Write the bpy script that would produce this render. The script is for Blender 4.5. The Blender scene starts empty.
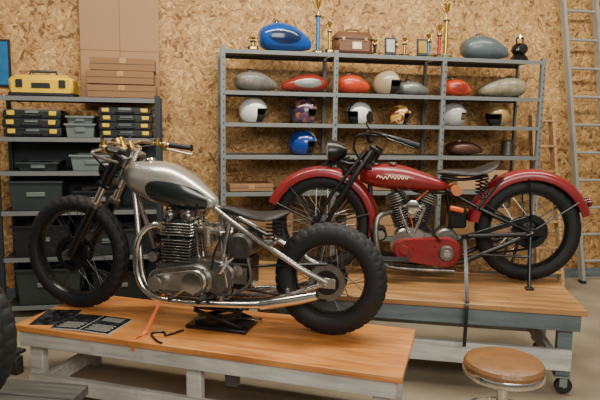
import bpy, bmesh, math, random
from mathutils import Vector, Matrix, Euler
random.seed(7)
sc = bpy.context.scene
D2R = math.radians

# ------------------------------------------------------------------ materials
def lin(c):
    r = []
    for v in c:
        v = v/255.0
        r.append(v/12.92 if v <= 0.04045 else ((v+0.055)/1.055)**2.4)
    return (r[0], r[1], r[2], 1.0)
MATS = {}
def mat(name, col, rough=0.5, metal=0.0, var=0.12, vs=8.0, bump=0.0, bs=60.0, coat=0.0, trans=0.0, grime=0.0):
    if name in MATS: return MATS[name]
    m = bpy.data.materials.new(name); m.use_nodes = True
    nt = m.node_tree; N = nt.nodes; L = nt.links
    b = N['Principled BSDF']
    c = lin(col)
    tc = N.new('ShaderNodeTexCoord')
    no = N.new('ShaderNodeTexNoise'); no.inputs['Scale'].default_value = vs; no.inputs['Detail'].default_value = 4
    L.new(tc.outputs['Object'], no.inputs['Vector'])
    mx = N.new('ShaderNodeMix'); mx.data_type = 'RGBA'
    mx.inputs[6].default_value = (c[0]*(1-var), c[1]*(1-var), c[2]*(1-var), 1)
    mx.inputs[7].default_value = (min(1, c[0]*(1+var)), min(1, c[1]*(1+var)), min(1, c[2]*(1+var)), 1)
    L.new(no.outputs['Fac'], mx.inputs[0])
    last = mx.outputs[2]
    mr = N.new('ShaderNodeMapRange'); mr.inputs['To Min'].default_value = max(0.02, rough-0.08); mr.inputs['To Max'].default_value = min(1, rough+0.08)
    L.new(no.outputs['Fac'], mr.inputs['Value'])
    ro = mr.outputs[0]
    if grime > 0:
        g = N.new('ShaderNodeTexNoise'); g.inputs['Scale'].default_value = 11; g.inputs['Detail'].default_value = 8; g.inputs['Roughness'].default_value = 0.7
        L.new(tc.outputs['Object'], g.inputs['Vector'])
        gr = N.new('ShaderNodeMapRange'); gr.inputs[1].default_value = 0.48; gr.inputs[2].default_value = 0.68; gr.inputs[3].default_value = 0; gr.inputs[4].default_value = grime
        L.new(g.outputs['Fac'], gr.inputs[0])
        m3 = N.new('ShaderNodeMix'); m3.data_type = 'RGBA'; m3.inputs[7].default_value = lin((46, 38, 30))
        L.new(gr.outputs[0], m3.inputs[0]); L.new(last, m3.inputs[6]); last = m3.outputs[2]
        ad = N.new('ShaderNodeMath'); ad.operation = 'MULTIPLY_ADD'; ad.inputs[1].default_value = 0.5
        L.new(gr.outputs[0], ad.inputs[0]); L.new(ro, ad.inputs[2]); ro = ad.outputs[0]
    L.new(last, b.inputs['Base Color']); L.new(ro, b.inputs['Roughness'])
    b.inputs['Metallic'].default_value = metal
    b.inputs['Coat Weight'].default_value = coat
    b.inputs['Coat Roughness'].default_value = 0.1
    b.inputs['Transmission Weight'].default_value = trans
    if bump > 0:
        n2 = N.new('ShaderNodeTexNoise'); n2.inputs['Scale'].default_value = bs; n2.inputs['Detail'].default_value = 3
        L.new(tc.outputs['Object'], n2.inputs['Vector'])
        bp = N.new('ShaderNodeBump'); bp.inputs['Strength'].default_value = bump; bp.inputs['Distance'].default_value = 0.01
        L.new(n2.outputs['Fac'], bp.inputs['Height']); L.new(bp.outputs[0], b.inputs['Normal'])
    MATS[name] = m
    return m

def osb_mat():
    m = bpy.data.materials.new('osb_board'); m.use_nodes = True
    nt = m.node_tree; N = nt.nodes; L = nt.links; b = N['Principled BSDF']
    tc = N.new('ShaderNodeTexCoord')
    nd = N.new('ShaderNodeTexNoise'); nd.inputs['Scale'].default_value = 16; nd.inputs['Detail'].default_value = 2
    L.new(tc.outputs['Object'], nd.inputs['Vector'])
    va = N.new('ShaderNodeVectorMath'); va.operation = 'MULTIPLY_ADD'
    va.inputs[1].default_value = (0.06, 0, 0.06)
    L.new(nd.outputs['Color'], va.inputs[0]); L.new(tc.outputs['Object'], va.inputs[2])
    cols = []
    for ang, sx, sz in ((8, 17, 60), (62, 16, 56), (128, 18, 66)):
        mp = N.new('ShaderNodeMapping'); mp.inputs['Rotation'].default_value = (0, D2R(ang), 0)
        L.new(va.outputs[0], mp.inputs['Vector'])
        m2 = N.new('ShaderNodeMapping'); m2.inputs['Scale'].default_value = (sx, 1, sz)
        L.new(mp.outputs[0], m2.inputs['Vector'])
        vo = N.new('ShaderNodeTexVoronoi'); vo.inputs['Scale'].default_value = 1.0
        L.new(m2.outputs[0], vo.inputs['Vector'])
        sp = N.new('ShaderNodeSeparateColor'); L.new(vo.outputs['Color'], sp.inputs[0])
        cols.append(sp.outputs[0])
    sel = N.new('ShaderNodeTexVoronoi'); sel.inputs['Scale'].default_value = 28
    L.new(va.outputs[0], sel.inputs['Vector'])
    ss = N.new('ShaderNodeSeparateColor'); L.new(sel.outputs['Color'], ss.inputs[0])
    g1 = N.new('ShaderNodeMath'); g1.operation = 'GREATER_THAN'; g1.inputs[1].default_value = 0.5; L.new(ss.outputs[0], g1.inputs[0])
    g2 = N.new('ShaderNodeMath'); g2.operation = 'GREATER_THAN'; g2.inputs[1].default_value = 0.66; L.new(ss.outputs[1], g2.inputs[0])
    ma = N.new('ShaderNodeMix'); L.new(g1.outputs[0], ma.inputs[0]); L.new(cols[0], ma.inputs[2]); L.new(cols[1], ma.inputs[3])
    mb_ = N.new('ShaderNodeMix'); L.new(g2.outputs[0], mb_.inputs[0]); L.new(ma.outputs[0], mb_.inputs[2]); L.new(cols[2], mb_.inputs[3])
    big = N.new('ShaderNodeTexNoise'); big.inputs['Scale'].default_value = 5; big.inputs['Detail'].default_value = 6
    L.new(tc.outputs['Object'], big.inputs['Vector'])
    ad = N.new('ShaderNodeMath'); ad.operation = 'MULTIPLY_ADD'; ad.inputs[1].default_value = 0.9; ad.inputs[2].default_value = -0.45
    L.new(big.outputs['Fac'], ad.inputs[0])
    a2 = N.new('ShaderNodeMath'); a2.operation = 'ADD'; L.new(ad.outputs[0], a2.inputs[0]); L.new(mb_.outputs[0], a2.inputs[1])
    cr = N.new('ShaderNodeValToRGB'); L.new(a2.outputs[0], cr.inputs[0])
    e = cr.color_ramp.elements
    e[0].position = 0.0; e[0].color = lin((112, 76, 40)); e[1].position = 1.0; e[1].color = lin((214, 176, 116))
    for p, c in ((0.13, (148, 107, 60)), (0.45, (176, 133, 80)), (0.8, (190, 149, 95))):
        x = e.new(p); x.color = lin(c)
    L.new(cr.outputs[0], b.inputs['Base Color']); b.inputs['Roughness'].default_value = 0.75
    bp = N.new('ShaderNodeBump'); bp.inputs['Strength'].default_value = 0.2; bp.inputs['Distance'].default_value = 0.003
    L.new(a2.outputs[0], bp.inputs['Height']); L.new(bp.outputs[0], b.inputs['Normal'])
    return m

def wood_mat(name, c1, c2, c3, rough=0.4, sc_=(1.2, 14, 14), coat=0.0, stain=0.0):
    m = bpy.data.materials.new(name); m.use_nodes = True
    nt = m.node_tree; N = nt.nodes; L = nt.links; b = N['Principled BSDF']
    tc = N.new('ShaderNodeTexCoord'); mp = N.new('ShaderNodeMapping'); mp.inputs['Scale'].default_value = sc_
    L.new(tc.outputs['Object'], mp.inputs['Vector'])
    n1 = N.new('ShaderNodeTexNoise'); n1.inputs['Scale'].default_value = 2.2; n1.inputs['Detail'].default_value = 8; n1.inputs['Distortion'].default_value = 0.9
    L.new(mp.outputs[0], n1.inputs['Vector'])
    cr = N.new('ShaderNodeValToRGB'); L.new(n1.outputs['Fac'], cr.inputs[0]); e = cr.color_ramp.elements
    e[0].position = 0.28; e[0].color = lin(c1); e[1].position = 0.72; e[1].color = lin(c3)
    x = e.new(0.5); x.color = lin(c2)
    n2 = N.new('ShaderNodeTexNoise'); n2.inputs['Scale'].default_value = 3; n2.inputs['Detail'].default_value = 6
    L.new(tc.outputs['Object'], n2.inputs['Vector'])
    mr = N.new('ShaderNodeMapRange'); mr.inputs[1].default_value = 0.3; mr.inputs[2].default_value = 0.7; mr.inputs[3].default_value = 0.76; mr.inputs[4].default_value = 1.12
    L.new(n2.outputs['Fac'], mr.inputs[0])
    mx = N.new('ShaderNodeVectorMath'); mx.operation = 'SCALE'; L.new(cr.outputs[0], mx.inputs[0]); L.new(mr.outputs[0], mx.inputs['Scale'])
    last = mx.outputs[0]
    if stain > 0:
        g = N.new('ShaderNodeTexNoise'); g.inputs['Scale'].default_value = 14; g.inputs['Detail'].default_value = 8; g.inputs['Roughness'].default_value = 0.75
        L.new(tc.outputs['Object'], g.inputs['Vector'])
        gr = N.new('ShaderNodeMapRange'); gr.inputs[1].default_value = 0.56; gr.inputs[2].default_value = 0.72; gr.inputs[3].default_value = 0; gr.inputs[4].default_value = stain
        L.new(g.outputs['Fac'], gr.inputs[0])
        m3 = N.new('ShaderNodeMix'); m3.data_type = 'RGBA'; m3.inputs[7].default_value = lin((60, 44, 32))
        L.new(gr.outputs[0], m3.inputs[0]); L.new(last, m3.inputs[6]); last = m3.outputs[2]
    L.new(last, b.inputs['Base Color'])
    b.inputs['Roughness'].default_value = rough; b.inputs['Coat Weight'].default_value = coat; b.inputs['Coat Roughness'].default_value = 0.25
    MATS[name] = m
    return m

def pattern_mat(name, ca, cb, cc, scale=18):
    m = bpy.data.materials.new(name); m.use_nodes = True
    nt = m.node_tree; N = nt.nodes; L = nt.links; b = N['Principled BSDF']
    tc = N.new('ShaderNodeTexCoord'); vo = N.new('ShaderNodeTexVoronoi'); vo.inputs['Scale'].default_value = scale
    L.new(tc.outputs['Object'], vo.inputs['Vector'])
    sp = N.new('ShaderNodeSeparateColor'); L.new(vo.outputs['Color'], sp.inputs[0])
    cr = N.new('ShaderNodeValToRGB'); cr.color_ramp.interpolation = 'CONSTANT'; L.new(sp.outputs[0], cr.inputs[0])
    e = cr.color_ramp.elements; e[0].color = lin(ca); e[1].position = 0.36; e[1].color = lin(cb)
    x = e.new(0.68); x.color = lin(cc)
    L.new(cr.outputs[0], b.inputs['Base Color']); b.inputs['Roughness'].default_value = 0.25; b.inputs['Coat Weight'].default_value = 0.5
    return m

BLACK = mat('black_enamel', (14, 14, 15), 0.3, 0, 0.2)
BLKMET = mat('dark_metal', (44, 44, 45), 0.36, 0.75, 0.3, 20, grime=0.3)
RUBBER = mat('tyre_rubber', (15, 15, 16), 0.68, 0, 0.3, 14, 0.2, 80)
CHROME = mat('chrome', (224, 221, 214), 0.13, 1.0, 0.06, grime=0.1)
ALLOY = mat('cast_alloy', (184, 180, 170), 0.28, 0.9, 0.22, 25, 0.1, 90, grime=0.35)
ALLOYD = mat('dull_alloy', (124, 121, 114), 0.34, 0.85, 0.3, 30, 0.15, 90, grime=0.5)
ALLOYK = mat('aged_alloy', (82, 80, 77), 0.4, 0.8, 0.3, 30, 0.15, 90, grime=0.4)
NICKEL = mat('nickel_frame', (182, 178, 170), 0.26, 0.9, 0.1, grime=0.2)
SILVER = mat('silver_paint', (190, 186, 177), 0.26, 0.75, 0.04, 3, coat=0.35)
GREEN = mat('dark_tank_panel_paint', (30, 37, 35), 0.25, 0.0, 0.1, 5, coat=0.5)
RED = mat('deep_red_paint', (122, 14, 20), 0.33, 0.0, 0.15, 3, coat=0.4, grime=0.3)
REDL = mat('tail_lens_red', (130, 16, 14), 0.15, 0, 0.1)
LEATHER = mat('black_leather', (20, 18, 17), 0.5, 0, 0.25, 12, 0.3, 120)
TANLEA = mat('tan_leather', (176, 104, 50), 0.45, 0, 0.25, 10, 0.25, 90)
ORANGE = mat('orange_part', (206, 90, 32), 0.4, 0, 0.1)
BRASS = mat('brass', (172, 138, 78), 0.3, 0.9, 0.15)
GLASS = mat('lamp_glass', (190, 195, 198), 0.08, 0.3, 0.05)
WHITE = mat('white_gloss', (226, 223, 214), 0.25, 0, 0.04, coat=0.5)
CREAM = mat('cream_lettering', (226, 210, 168), 0.5, 0, 0.05)
EDGE = mat('panel_edge_pinstripe', (116, 120, 110), 0.4, 0, 0.05)
BARREL = mat('cylinder_iron', (56, 56, 57), 0.38, 0.65, 0.25, 20, grime=0.3)

# ------------------------------------------------------------------ mesh builder
def catmull(P, sub):
    P = [Vector(p) for p in P]; out = []
    n = len(P)
    for i in range(n-1):
        p0 = P[i-1] if i > 0 else P[0]*2-P[1]
        p1, p2 = P[i], P[i+1]
        p3 = P[i+2] if i+2 < n else P[-1]*2-P[-2]
        for k in range(sub):
            t = k/sub
            out.append(0.5*((2*p1)+(-p0+p2)*t+(2*p0-5*p1+4*p2-p3)*t*t+(-p0+3*p1-3*p2+p3)*t**3))
    out.append(P[-1].copy())
    return out
def hull2(circs, n=28):
    pts = []
    for (x, z, r) in circs:
        for i in range(n):
            a = 2*math.pi*i/n; pts.append((round(x+r*math.cos(a), 5), round(z+r*math.sin(a), 5)))
    pts = sorted(set(pts))
    def cr(o, a, b): return (a[0]-o[0])*(b[1]-o[1])-(a[1]-o[1])*(b[0]-o[0])
    lo = []
    for p in pts:
        while len(lo) >= 2 and cr(lo[-2], lo[-1], p) <= 0: lo.pop()
        lo.append(p)
    up = []
    for p in reversed(pts):
        while len(up) >= 2 and cr(up[-2], up[-1], p) <= 0: up.pop()
        up.append(p)
    return lo[:-1]+up[:-1]
def axis_mat(ax):
    ax = Vector(ax).normalized()
    return ax.to_track_quat('Z', 'Y').to_matrix()

class MB:
    def __init__(s): s.v = []; s.f = []; s.fm = []; s.mats = []
    def mi(s, m):
        if m not in s.mats: s.mats.append(m)
        return s.mats.index(m)
    def add(s, V, F, m):
        o = len(s.v); s.v += [tuple(p) for p in V]
        if callable(m):
            for f in F:
                c = sum((Vector(V[i]) for i in f), Vector())/len(f)
                s.f.append(tuple(i+o for i in f)); s.fm.append(s.mi(m(c)))
        else:
            k = s.mi(m)
            for f in F: s.f.append(tuple(i+o for i in f)); s.fm.append(k)
    def box(s, c, d, m, rot=(0, 0, 0), b=0.004):
        hx, hy, hz = d[0]/2, d[1]/2, d[2]/2
        b = min(b, hx*0.45, hy*0.45, hz*0.45)
        R = Euler(rot).to_matrix(); C = Vector(c); V = []; idx = {}
        for sx in (-1, 1):
            for sy in (-1, 1):
                for sz in (-1, 1):
                    for k, p in enumerate(((sx*hx, sy*(hy-b), sz*(hz-b)), (sx*(hx-b), sy*hy, sz*(hz-b)), (sx*(hx-b), sy*(hy-b), sz*hz))):
                        idx[(sx, sy, sz, k)] = len(V); V.append(C+R@Vector(p))
        F = []
        q = ((-1, -1), (1, -1), (1, 1), (-1, 1))
        for sg in (-1, 1):
            F.append([idx[(sg, a, c_, 0)] for a, c_ in q]); F.append([idx[(a, sg, c_, 1)] for a, c_ in q]); F.append([idx[(a, c_, sg, 2)] for a, c_ in q])
        for a in (-1, 1):
            for c_ in (-1, 1):
                F.append([idx[(-1, a, c_, 1)], idx[(1, a, c_, 1)], idx[(1, a, c_, 2)], idx[(-1, a, c_, 2)]])
                F.append([idx[(a, -1, c_, 0)], idx[(a, 1, c_, 0)], idx[(a, 1, c_, 2)], idx[(a, -1, c_, 2)]])
                F.append([idx[(a, c_, -1, 0)], idx[(a, c_, 1, 0)], idx[(a, c_, 1, 1)], idx[(a, c_, -1, 1)]])
                for e in (-1, 1): F.append([idx[(a, c_, e, 0)], idx[(a, c_, e, 1)], idx[(a, c_, e, 2)]])
        s.add(V, F, m)
    def loft(s, rings, m, caps=True, closed=False):
        n = len(rings[0]); V = [p for r in rings for p in r]; F = []
        k = len(rings); rr = k if closed else k-1
        for i in range(rr):
            a = i*n; c = ((i+1) % k)*n
            for j in range(n):
                j2 = (j+1) % n; F.append((a+j, a+j2, c+j2, c+j))
        if caps and not closed:
            F.append(tuple(range(n))); F.append(tuple((k-1)*n+j for j in range(n)))
        s.add(V, F, m)
    def tube(s, P, r, m, n=10, sub=6, smooth=True, closed=False):
        P = [Vector(p) for p in P]
        rl = r if isinstance(r, (list, tuple)) else [r]*len(P)
        if smooth and len(P) > 2:
            Q = catmull(P, sub); RR = []
            for i in range(len(P)-1):
                for k in range(sub): RR.append(rl[i]+(rl[i+1]-rl[i])*k/sub)
            RR.append(rl[-1])
        else: Q = P; RR = list(rl)
        rings = []; nrm = None
        for i, p in enumerate(Q):
            t = (Q[min(i+1, len(Q)-1)]-Q[max(i-1, 0)])
            if t.length < 1e-9: t = Vector((0, 0, 1))
            t.normalize()
            if nrm is None:
                nrm = t.cross(Vector((0.13, 0.97, 0.21)))
                if nrm.length < 0.1: nrm = t.cross(Vector((1, 0, 0)))
            nrm = (nrm-t*nrm.dot(t)).normalized(); bn = t.cross(nrm)
            rings.append([p+(nrm*math.cos(2*math.pi*j/n)+bn*math.sin(2*math.pi*j/n))*RR[i] for j in range(n)])
        s.loft(rings, m)
    def cyl(s, p0, p1, r, m, r1=None, n=16):
        s.tube([p0, p1], [r, r if r1 is None else r1], m, n=n, smooth=False)
    def lathe(s, prof, c, ax, m, n=32, closed=False):
        M = axis_mat(ax); C = Vector(c)
        rings = [[C+M@Vector((r*math.cos(2*math.pi*j/n), r*math.sin(2*math.pi*j/n), h)) for j in range(n)] for r, h in prof]
        s.loft(rings, m, caps=not closed, closed=closed)
    def ell(s, c, rad, m, rot=(0, 0, 0), nu=20, nv=12, cut=None, p=1.0):
        R = Euler(rot).to_matrix(); C = Vector(c); V = []; F = []; keep = []
        for i in range(nv+1):
            th = math.pi*i/nv
            for j in range(nu):
                ph = 2*math.pi*j/nu
                def sp(x): return math.copysign(abs(x)**p, x)
                V.append(Vector((sp(math.sin(th))*sp(math.cos(ph)), sp(math.sin(th))*sp(math.sin(ph)), sp(math.cos(th)))))
        for i in range(nv):
            for j in range(nu):
                f = (i*nu+j, i*nu+(j+1) % nu, (i+1)*nu+(j+1) % nu, (i+1)*nu+j)
                ce = sum((V[k] for k in f), Vector())/4
                if cut and cut(ce): continue
                F.append(f)
        V = [C+R@Vector((v.x*rad[0], v.y*rad[1], v.z*rad[2])) for v in V]
        s.add(V, F, m)
    def prism(s, poly, y0, y1, m, b=0.006):
        cx = sum(p[0] for p in poly)/len(poly); cz = sum(p[1] for p in poly)/len(poly)
        sz = max(max(abs(p[0]-cx), abs(p[1]-cz)) for p in poly); k = 1-b/sz
        def ring(y, q): return [Vector((cx+(p[0]-cx)*q, y, cz+(p[1]-cz)*q)) for p in poly]
        sg = 1 if y1 > y0 else -1
        s.loft([ring(y0, k), ring(y0+sg*b, 1), ring(y1-sg*b, 1), ring(y1, k)], m)
    def obj(s, name, loc=(0, 0, 0), rz=0.0, ang=38):
        me = bpy.data.meshes.new(name); me.from_pydata(s.v, [], s.f)
        for m in s.mats: me.materials.append(m)
        me.polygons.foreach_set('material_index', s.fm)
        bm = bmesh.new(); bm.from_mesh(me)
        bmesh.ops.remove_doubles(bm, verts=bm.verts, dist=1e-6)
        bmesh.ops.recalc_face_normals(bm, faces=bm.faces)
        for f in bm.faces: f.smooth = True
        bm.to_mesh(me); bm.free()
        me.set_sharp_from_angle(angle=D2R(ang))
        o = bpy.data.objects.new(name, me); sc.collection.objects.link(o)
        o.location = loc; o.rotation_euler = (0, 0, rz)
        return o

# ------------------------------------------------------------------ wheel / bike pieces
def wheel(b, cx, cz, R, tr, rim, spoke, hub, tread=0.006, N=120, nsp=40, cy=0, drum=0.075, knob=False):
    Rc = R-tr; rings = []
    nj = 31
    for i in range(N):
        a = 2*math.pi*i/N; ring = []
        for j in range(nj):
            ph = D2R(-150+300*j/(nj-1)); rr = tr
            if abs(ph) < D2R(62 if knob else 75):
                k = abs(j-nj//2)
                g = ((i+k//2) % 4) == 0 or k in (2,)
                if knob: g = ((i+(0 if k <= 2 else 2)) % 5) == 0 or k in (3,)
                rr = tr-tread if g else tr
            r = Rc+rr*math.cos(ph); y = rr*0.95*math.sin(ph)
            ring.append(Vector((cx+r*math.cos(a), cy+y, cz+r*math.sin(a))))
        rings.append(ring)
    b.loft(rings, RUBBER, closed=True)
    ro = Rc-tr*0.62; hw = tr*0.62
    b.lathe([(ro+0.012, -hw), (ro+0.012, -hw-0.006), (ro-0.006, -hw-0.004), (ro-0.016, -hw*0.6), (ro-0.022, 0), (ro-0.016, hw*0.6), (ro-0.006, hw+0.004), (ro+0.012, hw+0.006), (ro+0.012, hw)],
            (cx, cy, cz), (0, 1, 0), rim, n=56, closed=True)
    rr = ro-0.014
    hr = drum*0.92
    for i in range(nsp):
        a = 2*math.pi*i/nsp; sd = -1 if i % 2 else 1; off = (0.5 if (i//2) % 2 else -0.5)
        p0 = (cx+hr*math.cos(a+off), cy+sd*0.038, cz+hr*math.sin(a+off)); p1 = (cx+rr*math.cos(a), cy+sd*0.008, cz+rr*math.sin(a))
        b.cyl(p0, p1, 0.002, spoke, n=5)
    b.lathe([(0.012, -0.07), (0.02, -0.07), (0.026, -0.058), (drum*0.5, -0.056), (drum, -0.046), (drum, -0.030), (0.035, -0.022), (0.035, 0.022), (drum, 0.030), (drum, 0.046), (drum*0.5, 0.056), (0.02, 0.07), (0.012, 0.07)],
            (cx, cy, cz), (0, 1, 0), hub, n=32)
    b.cyl((cx, cy-0.12, cz), (cx, cy+0.12, cz), 0.009, CHROME, n=10)

def fender(b, cx, cz, Rf, hw, a0, a1, dep, m, n=40, flare=0.0):
    rings = []
    for i in range(n+1):
        a = D2R(a0+(a1-a0)*i/n); ring = []
        outer = []
        for j in range(13):
            t = -1+2*j/12
            ph = t*math.pi/2
            y = hw*math.sin(ph); d = dep*(1-math.cos(ph)**0.8) if math.cos(ph) > 0 else dep
            outer.append((y, Rf-d))
        outer = [(-hw*1.0, Rf-dep*1.5)]+outer+[(hw*1.0, Rf-dep*1.5)]
        inner = [(y*0.93, r-0.005) for y, r in reversed(outer)]
        for y, r in outer+inner: ring.append(Vector((cx+r*math.cos(a), y, cz+r*math.sin(a))))
        rings.append(ring)
    b.loft(rings, m)

def body(b, secs, m, nx=48, na=40, pw=2.4, flat=0.75):
    P = catmull([Vector((q[0], q[1], q[2])) for q in secs], max(1, nx//(len(secs)-1)))
    Hh = catmull([Vector((q[3], 0, 0)) for q in secs], max(1, nx//(len(secs)-1)))
    rings = []
    for p, h in zip(P, Hh):
        ring = []
        for j in range(na):
            a = 2*math.pi*j/na; c, s_ = math.cos(a), math.sin(a)
            y = math.copysign(abs(c)**(2/pw), c)*max(0.001, p.z); z = math.copysign(abs(s_)**(2/pw), s_)*max(0.001, h.x)
            if s_ < 0: z *= flat
            ring.append(Vector((p.x, y, p.y+z)))
        rings.append(ring)
    b.loft(rings, m)

def saddle(b, x0, x1, z0, z1, w, th, m, kick=0.02):
    rings = []
    for i in range(25):
        t = i/24; x = x0+(x1-x0)*t
        ww = w*(0.22+0.78*min(1, (t*1.35))**1.5)*math.sqrt(max(0.02, 1-max(0, (t-0.75)/0.25)**2.2))
        hh = th*math.sqrt(max(0.05, 1-(2*t-1)**6))
        z = z0+(z1-z0)*t-0.02*math.sin(t*math.pi)+kick*max(0, t-0.6)*2
        ring = []
        for j in range(20):
            a = 2*math.pi*j/20; c, s_ = math.cos(a), math.sin(a)
            yy = ww*math.copysign(abs(c)**0.8, c)
            zz = hh*(s_ if s_ > 0 else s_*0.7) - 0.35*abs(yy)**1.6
            ring.append(Vector((x, yy, z+zz)))
        rings.append(ring)
    b.loft(rings, m)

def helix(b, c, r, h, turns, wr, m, ax='z'):
    pts = []
    for i in range(int(turns*10)+1):
        a = 2*math.pi*i/10
        pts.append((c[0]+r*math.cos(a), c[1]+r*math.sin(a), c[2]+h*i/(turns*10)))
    b.tube(pts, wr, m, n=6, smooth=False)
def bolts(b, cx, cz, r, y, n, m, br=0.006):
    for i in range(n):
        a = 2*math.pi*i/n+0.3
        b.cyl((cx+r*math.cos(a), y, cz+r*math.sin(a)), (cx+r*math.cos(a), y-0.006, cz+r*math.sin(a)), br, m, n=6)

# ------------------------------------------------------------------ motorcycle 1
def bike_one():
    b = MB()
    fx, fz = -1.583, 0.35
    wheel(b, fx, fz, 0.35, 0.05, BLACK, ALLOYK, BLACK, drum=0.085, N=140, tread=0.007)
    wheel(b, 0, 0.312, 0.312, 0.064, BLACK, ALLOYD, BLKMET, drum=0.09, N=180, tread=0.006, knob=True)
    b.lathe([(0.06, -0.004), (0.1, -0.004), (0.1, 0.004), (0.06, 0.004)], (0, -0.085, 0.312), (0, 1, 0), ALLOYD, n=40, closed=True)
    b.lathe([(0.01, -0.01), (0.065, -0.01), (0.075, 0.02), (0.01, 0.02)], (0, -0.085, 0.312), (0, 1, 0), BLKMET, n=30)
    b.tube([(0, -0.088, 0.412), (-0.3, -0.09, 0.385), (-0.6, -0.095, 0.345)], 0.009, BLKMET, n=6, smooth=False)
    b.tube([(0, -0.088, 0.212), (-0.3, -0.09, 0.225), (-0.6, -0.095, 0.25)], 0.009, BLKMET, n=6, smooth=False)
    # forks
    top = Vector((-1.225, 0, 0.985)); ax = Vector((fx, 0, fz)); d = (top-ax)
    for sy in (-1, 1):
        y = sy*0.098; o = Vector((0, y, 0))
        fwd = Vector((0.03, 0, 0.015))
        b.cyl(ax+o+fwd-d*0.03, ax+o+d*0.46+fwd, 0.028, BLACK, n=16)
        b.cyl(ax+o+fwd+d*0.455, ax+o+d*0.49+fwd, 0.033, ALLOYD, n=16)
        b.cyl(ax+o+d*0.48+fwd, top+o+fwd*0.6, 0.020, CHROME, n=14)
        b.cyl(ax+o+d*0.68+fwd, ax+o+d*0.93+fwd, 0.031, BLACK, n=14)
        b.cyl(ax+o+Vector((-0.005, -0.03*sy, 0)), ax+o+Vector((0, 0.01*sy, 0)), 0.032, ALLOYD, n=14)
        b.cyl(top+o, top+o+d*0.03, 0.022, CHROME, n=12)
    for t, th in ((0.66, 0.03), (0.95, 0.022)):
        c = ax+d*t+Vector((0.03, 0, 0.01))
        b.box(c, (0.085, 0.25, th), BLKMET if t < 0.8 else ALLOY, rot=(0, D2R(29), 0), b=0.01)
    b.cyl(ax+d*0.64+Vector((0.065, 0, 0.01)), ax+d*0.97+Vector((0.065, 0, 0.02)), 0.03, NICKEL)
    b.box((fx+0.11, -0.075, fz+0.02), (0.05, 0.03, 0.08), BLKMET, rot=(0, D2R(15), 0), b=0.01)
    b.lathe([(0.075, -0.002), (0.105, -0.002), (0.105, 0.002), (0.075, 0.002)], (fx, -0.065, fz), (0, 1, 0), BLKMET, n=36, closed=True)
    # handlebars
    hb = [(-1.00, -0.37, 0.985), (-1.10, -0.355, 1.0), (-1.2, -0.3, 1.01), (-1.235, -0.18, 1.025), (-1.235, -0.08, 1.015), (-1.235, 0.08, 1.015), (-1.235, 0.18, 1.025), (-1.2, 0.3, 1.01), (-1.10, 0.355, 1.0), (-1.0, 0.37, 0.985)]
    b.tube(hb, 0.012, CHROME, n=10)
    for sy in (-1, 1):
        b.tube([(-1.135, sy*0.338, 1.003), (-1.0, sy*0.372, 0.985)], [0.018, 0.017], LEATHER, smooth=False, n=14)
        b.lathe([(0.0, 0), (0.022, 0), (0.022, 0.006), (0.0, 0.006)], (-1.0, sy*0.372, 0.985), (1, 0, 0), LEATHER, n=14)
        b.tube([(-1.17, sy*0.335, 1.0), (-1.2, sy*0.385, 0.98), (-1.1, sy*0.42, 0.955), (-1.02, sy*0.43, 0.94)], 0.007, ALLOY, n=8)
        b.box((-1.165, sy*0.325, 1.0), (0.045, 0.035, 0.042), BRASS, b=0.008)
        b.cyl((-1.19, sy*0.29, 1.0), (-1.19, sy*0.29, 1.045), 0.018, BRASS, n=14)
        b.cyl((-1.22, sy*0.04, 0.985), (-1.235, sy*0.04, 1.03), 0.02, BRASS)
        b.tube([(-1.18, sy*0.33, 1.0), (-1.3, sy*0.24, 0.98), (-1.31, sy*0.1, 0.88), (-1.2, sy*0.05, 0.8), (-1.08, sy*0.04, 0.68)], 0.005, BLACK, n=6)
        b.tube([(-1.18, sy*0.31, 1.02), (-1.29, sy*0.16, 1.06), (-1.27, sy*0.06, 0.93), (-1.1, sy*0.03, 0.72)], 0.004, BLACK, n=6)
    b.lathe([(0.0, 0), (0.036, 0), (0.04, 0.01), (0.04, 0.045), (0.0, 0.05)], (-1.275, 0.0, 1.0), (-0.45, 0, 1), BRASS, n=24)
    b.lathe([(0.0, 0.05), (0.036, 0.05), (0.0, 0.056)], (-1.275, 0.0, 1.0), (-0.45, 0, 1), BLACK, n=24)
    b.box((-1.285, -0.06, 0.96), (0.05, 0.05, 0.03), BRASS, rot=(0, 0.4, 0), b=0.008)
    b.lathe([(0.0, -0.05), (0.03, -0.045), (0.05, -0.01), (0.055, 0.02), (0.05, 0.03), (0, 0.034)], (-1.36, 0, 0.86), (-1, 0, 0.0), BLACK, n=24)
    b.tube([(-1.34, 0, 0.85), (-1.28, 0, 0.84)], 0.014, BLKMET)
    # tank with dark side panel
    def tm(c):
        e = (abs((c.x+0.872)/0.176))**2.3+(abs((c.z-(0.735+(c.x+0.872)*-0.19))/0.076))**2.3
        if abs(c.y) > 0.04 and e < 1: return GREEN
        if abs(c.y) > 0.04 and e < 1.13: return EDGE
        return SILVER
    body(b, [(-1.232, 0.84, 0.01, 0.012), (-1.222, 0.838, 0.055, 0.055), (-1.17, 0.825, 0.09, 0.09), (-1.07, 0.805, 0.118, 0.118), (-0.95, 0.785, 0.13, 0.13), (-0.84, 0.755, 0.118, 0.112), (-0.74, 0.722, 0.082, 0.072), (-0.675, 0.70, 0.045, 0.036), (-0.655, 0.695, 0.012, 0.012)], tm, nx=320, na=200, pw=2.3, flat=0.95)
    b.lathe([(0, 0), (0.034, 0), (0.036, 0.012), (0.03, 0.02), (0, 0.024)], (-1.08, 0, 0.918), (-0.1, 0, 1), CHROME, n=24)
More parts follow.
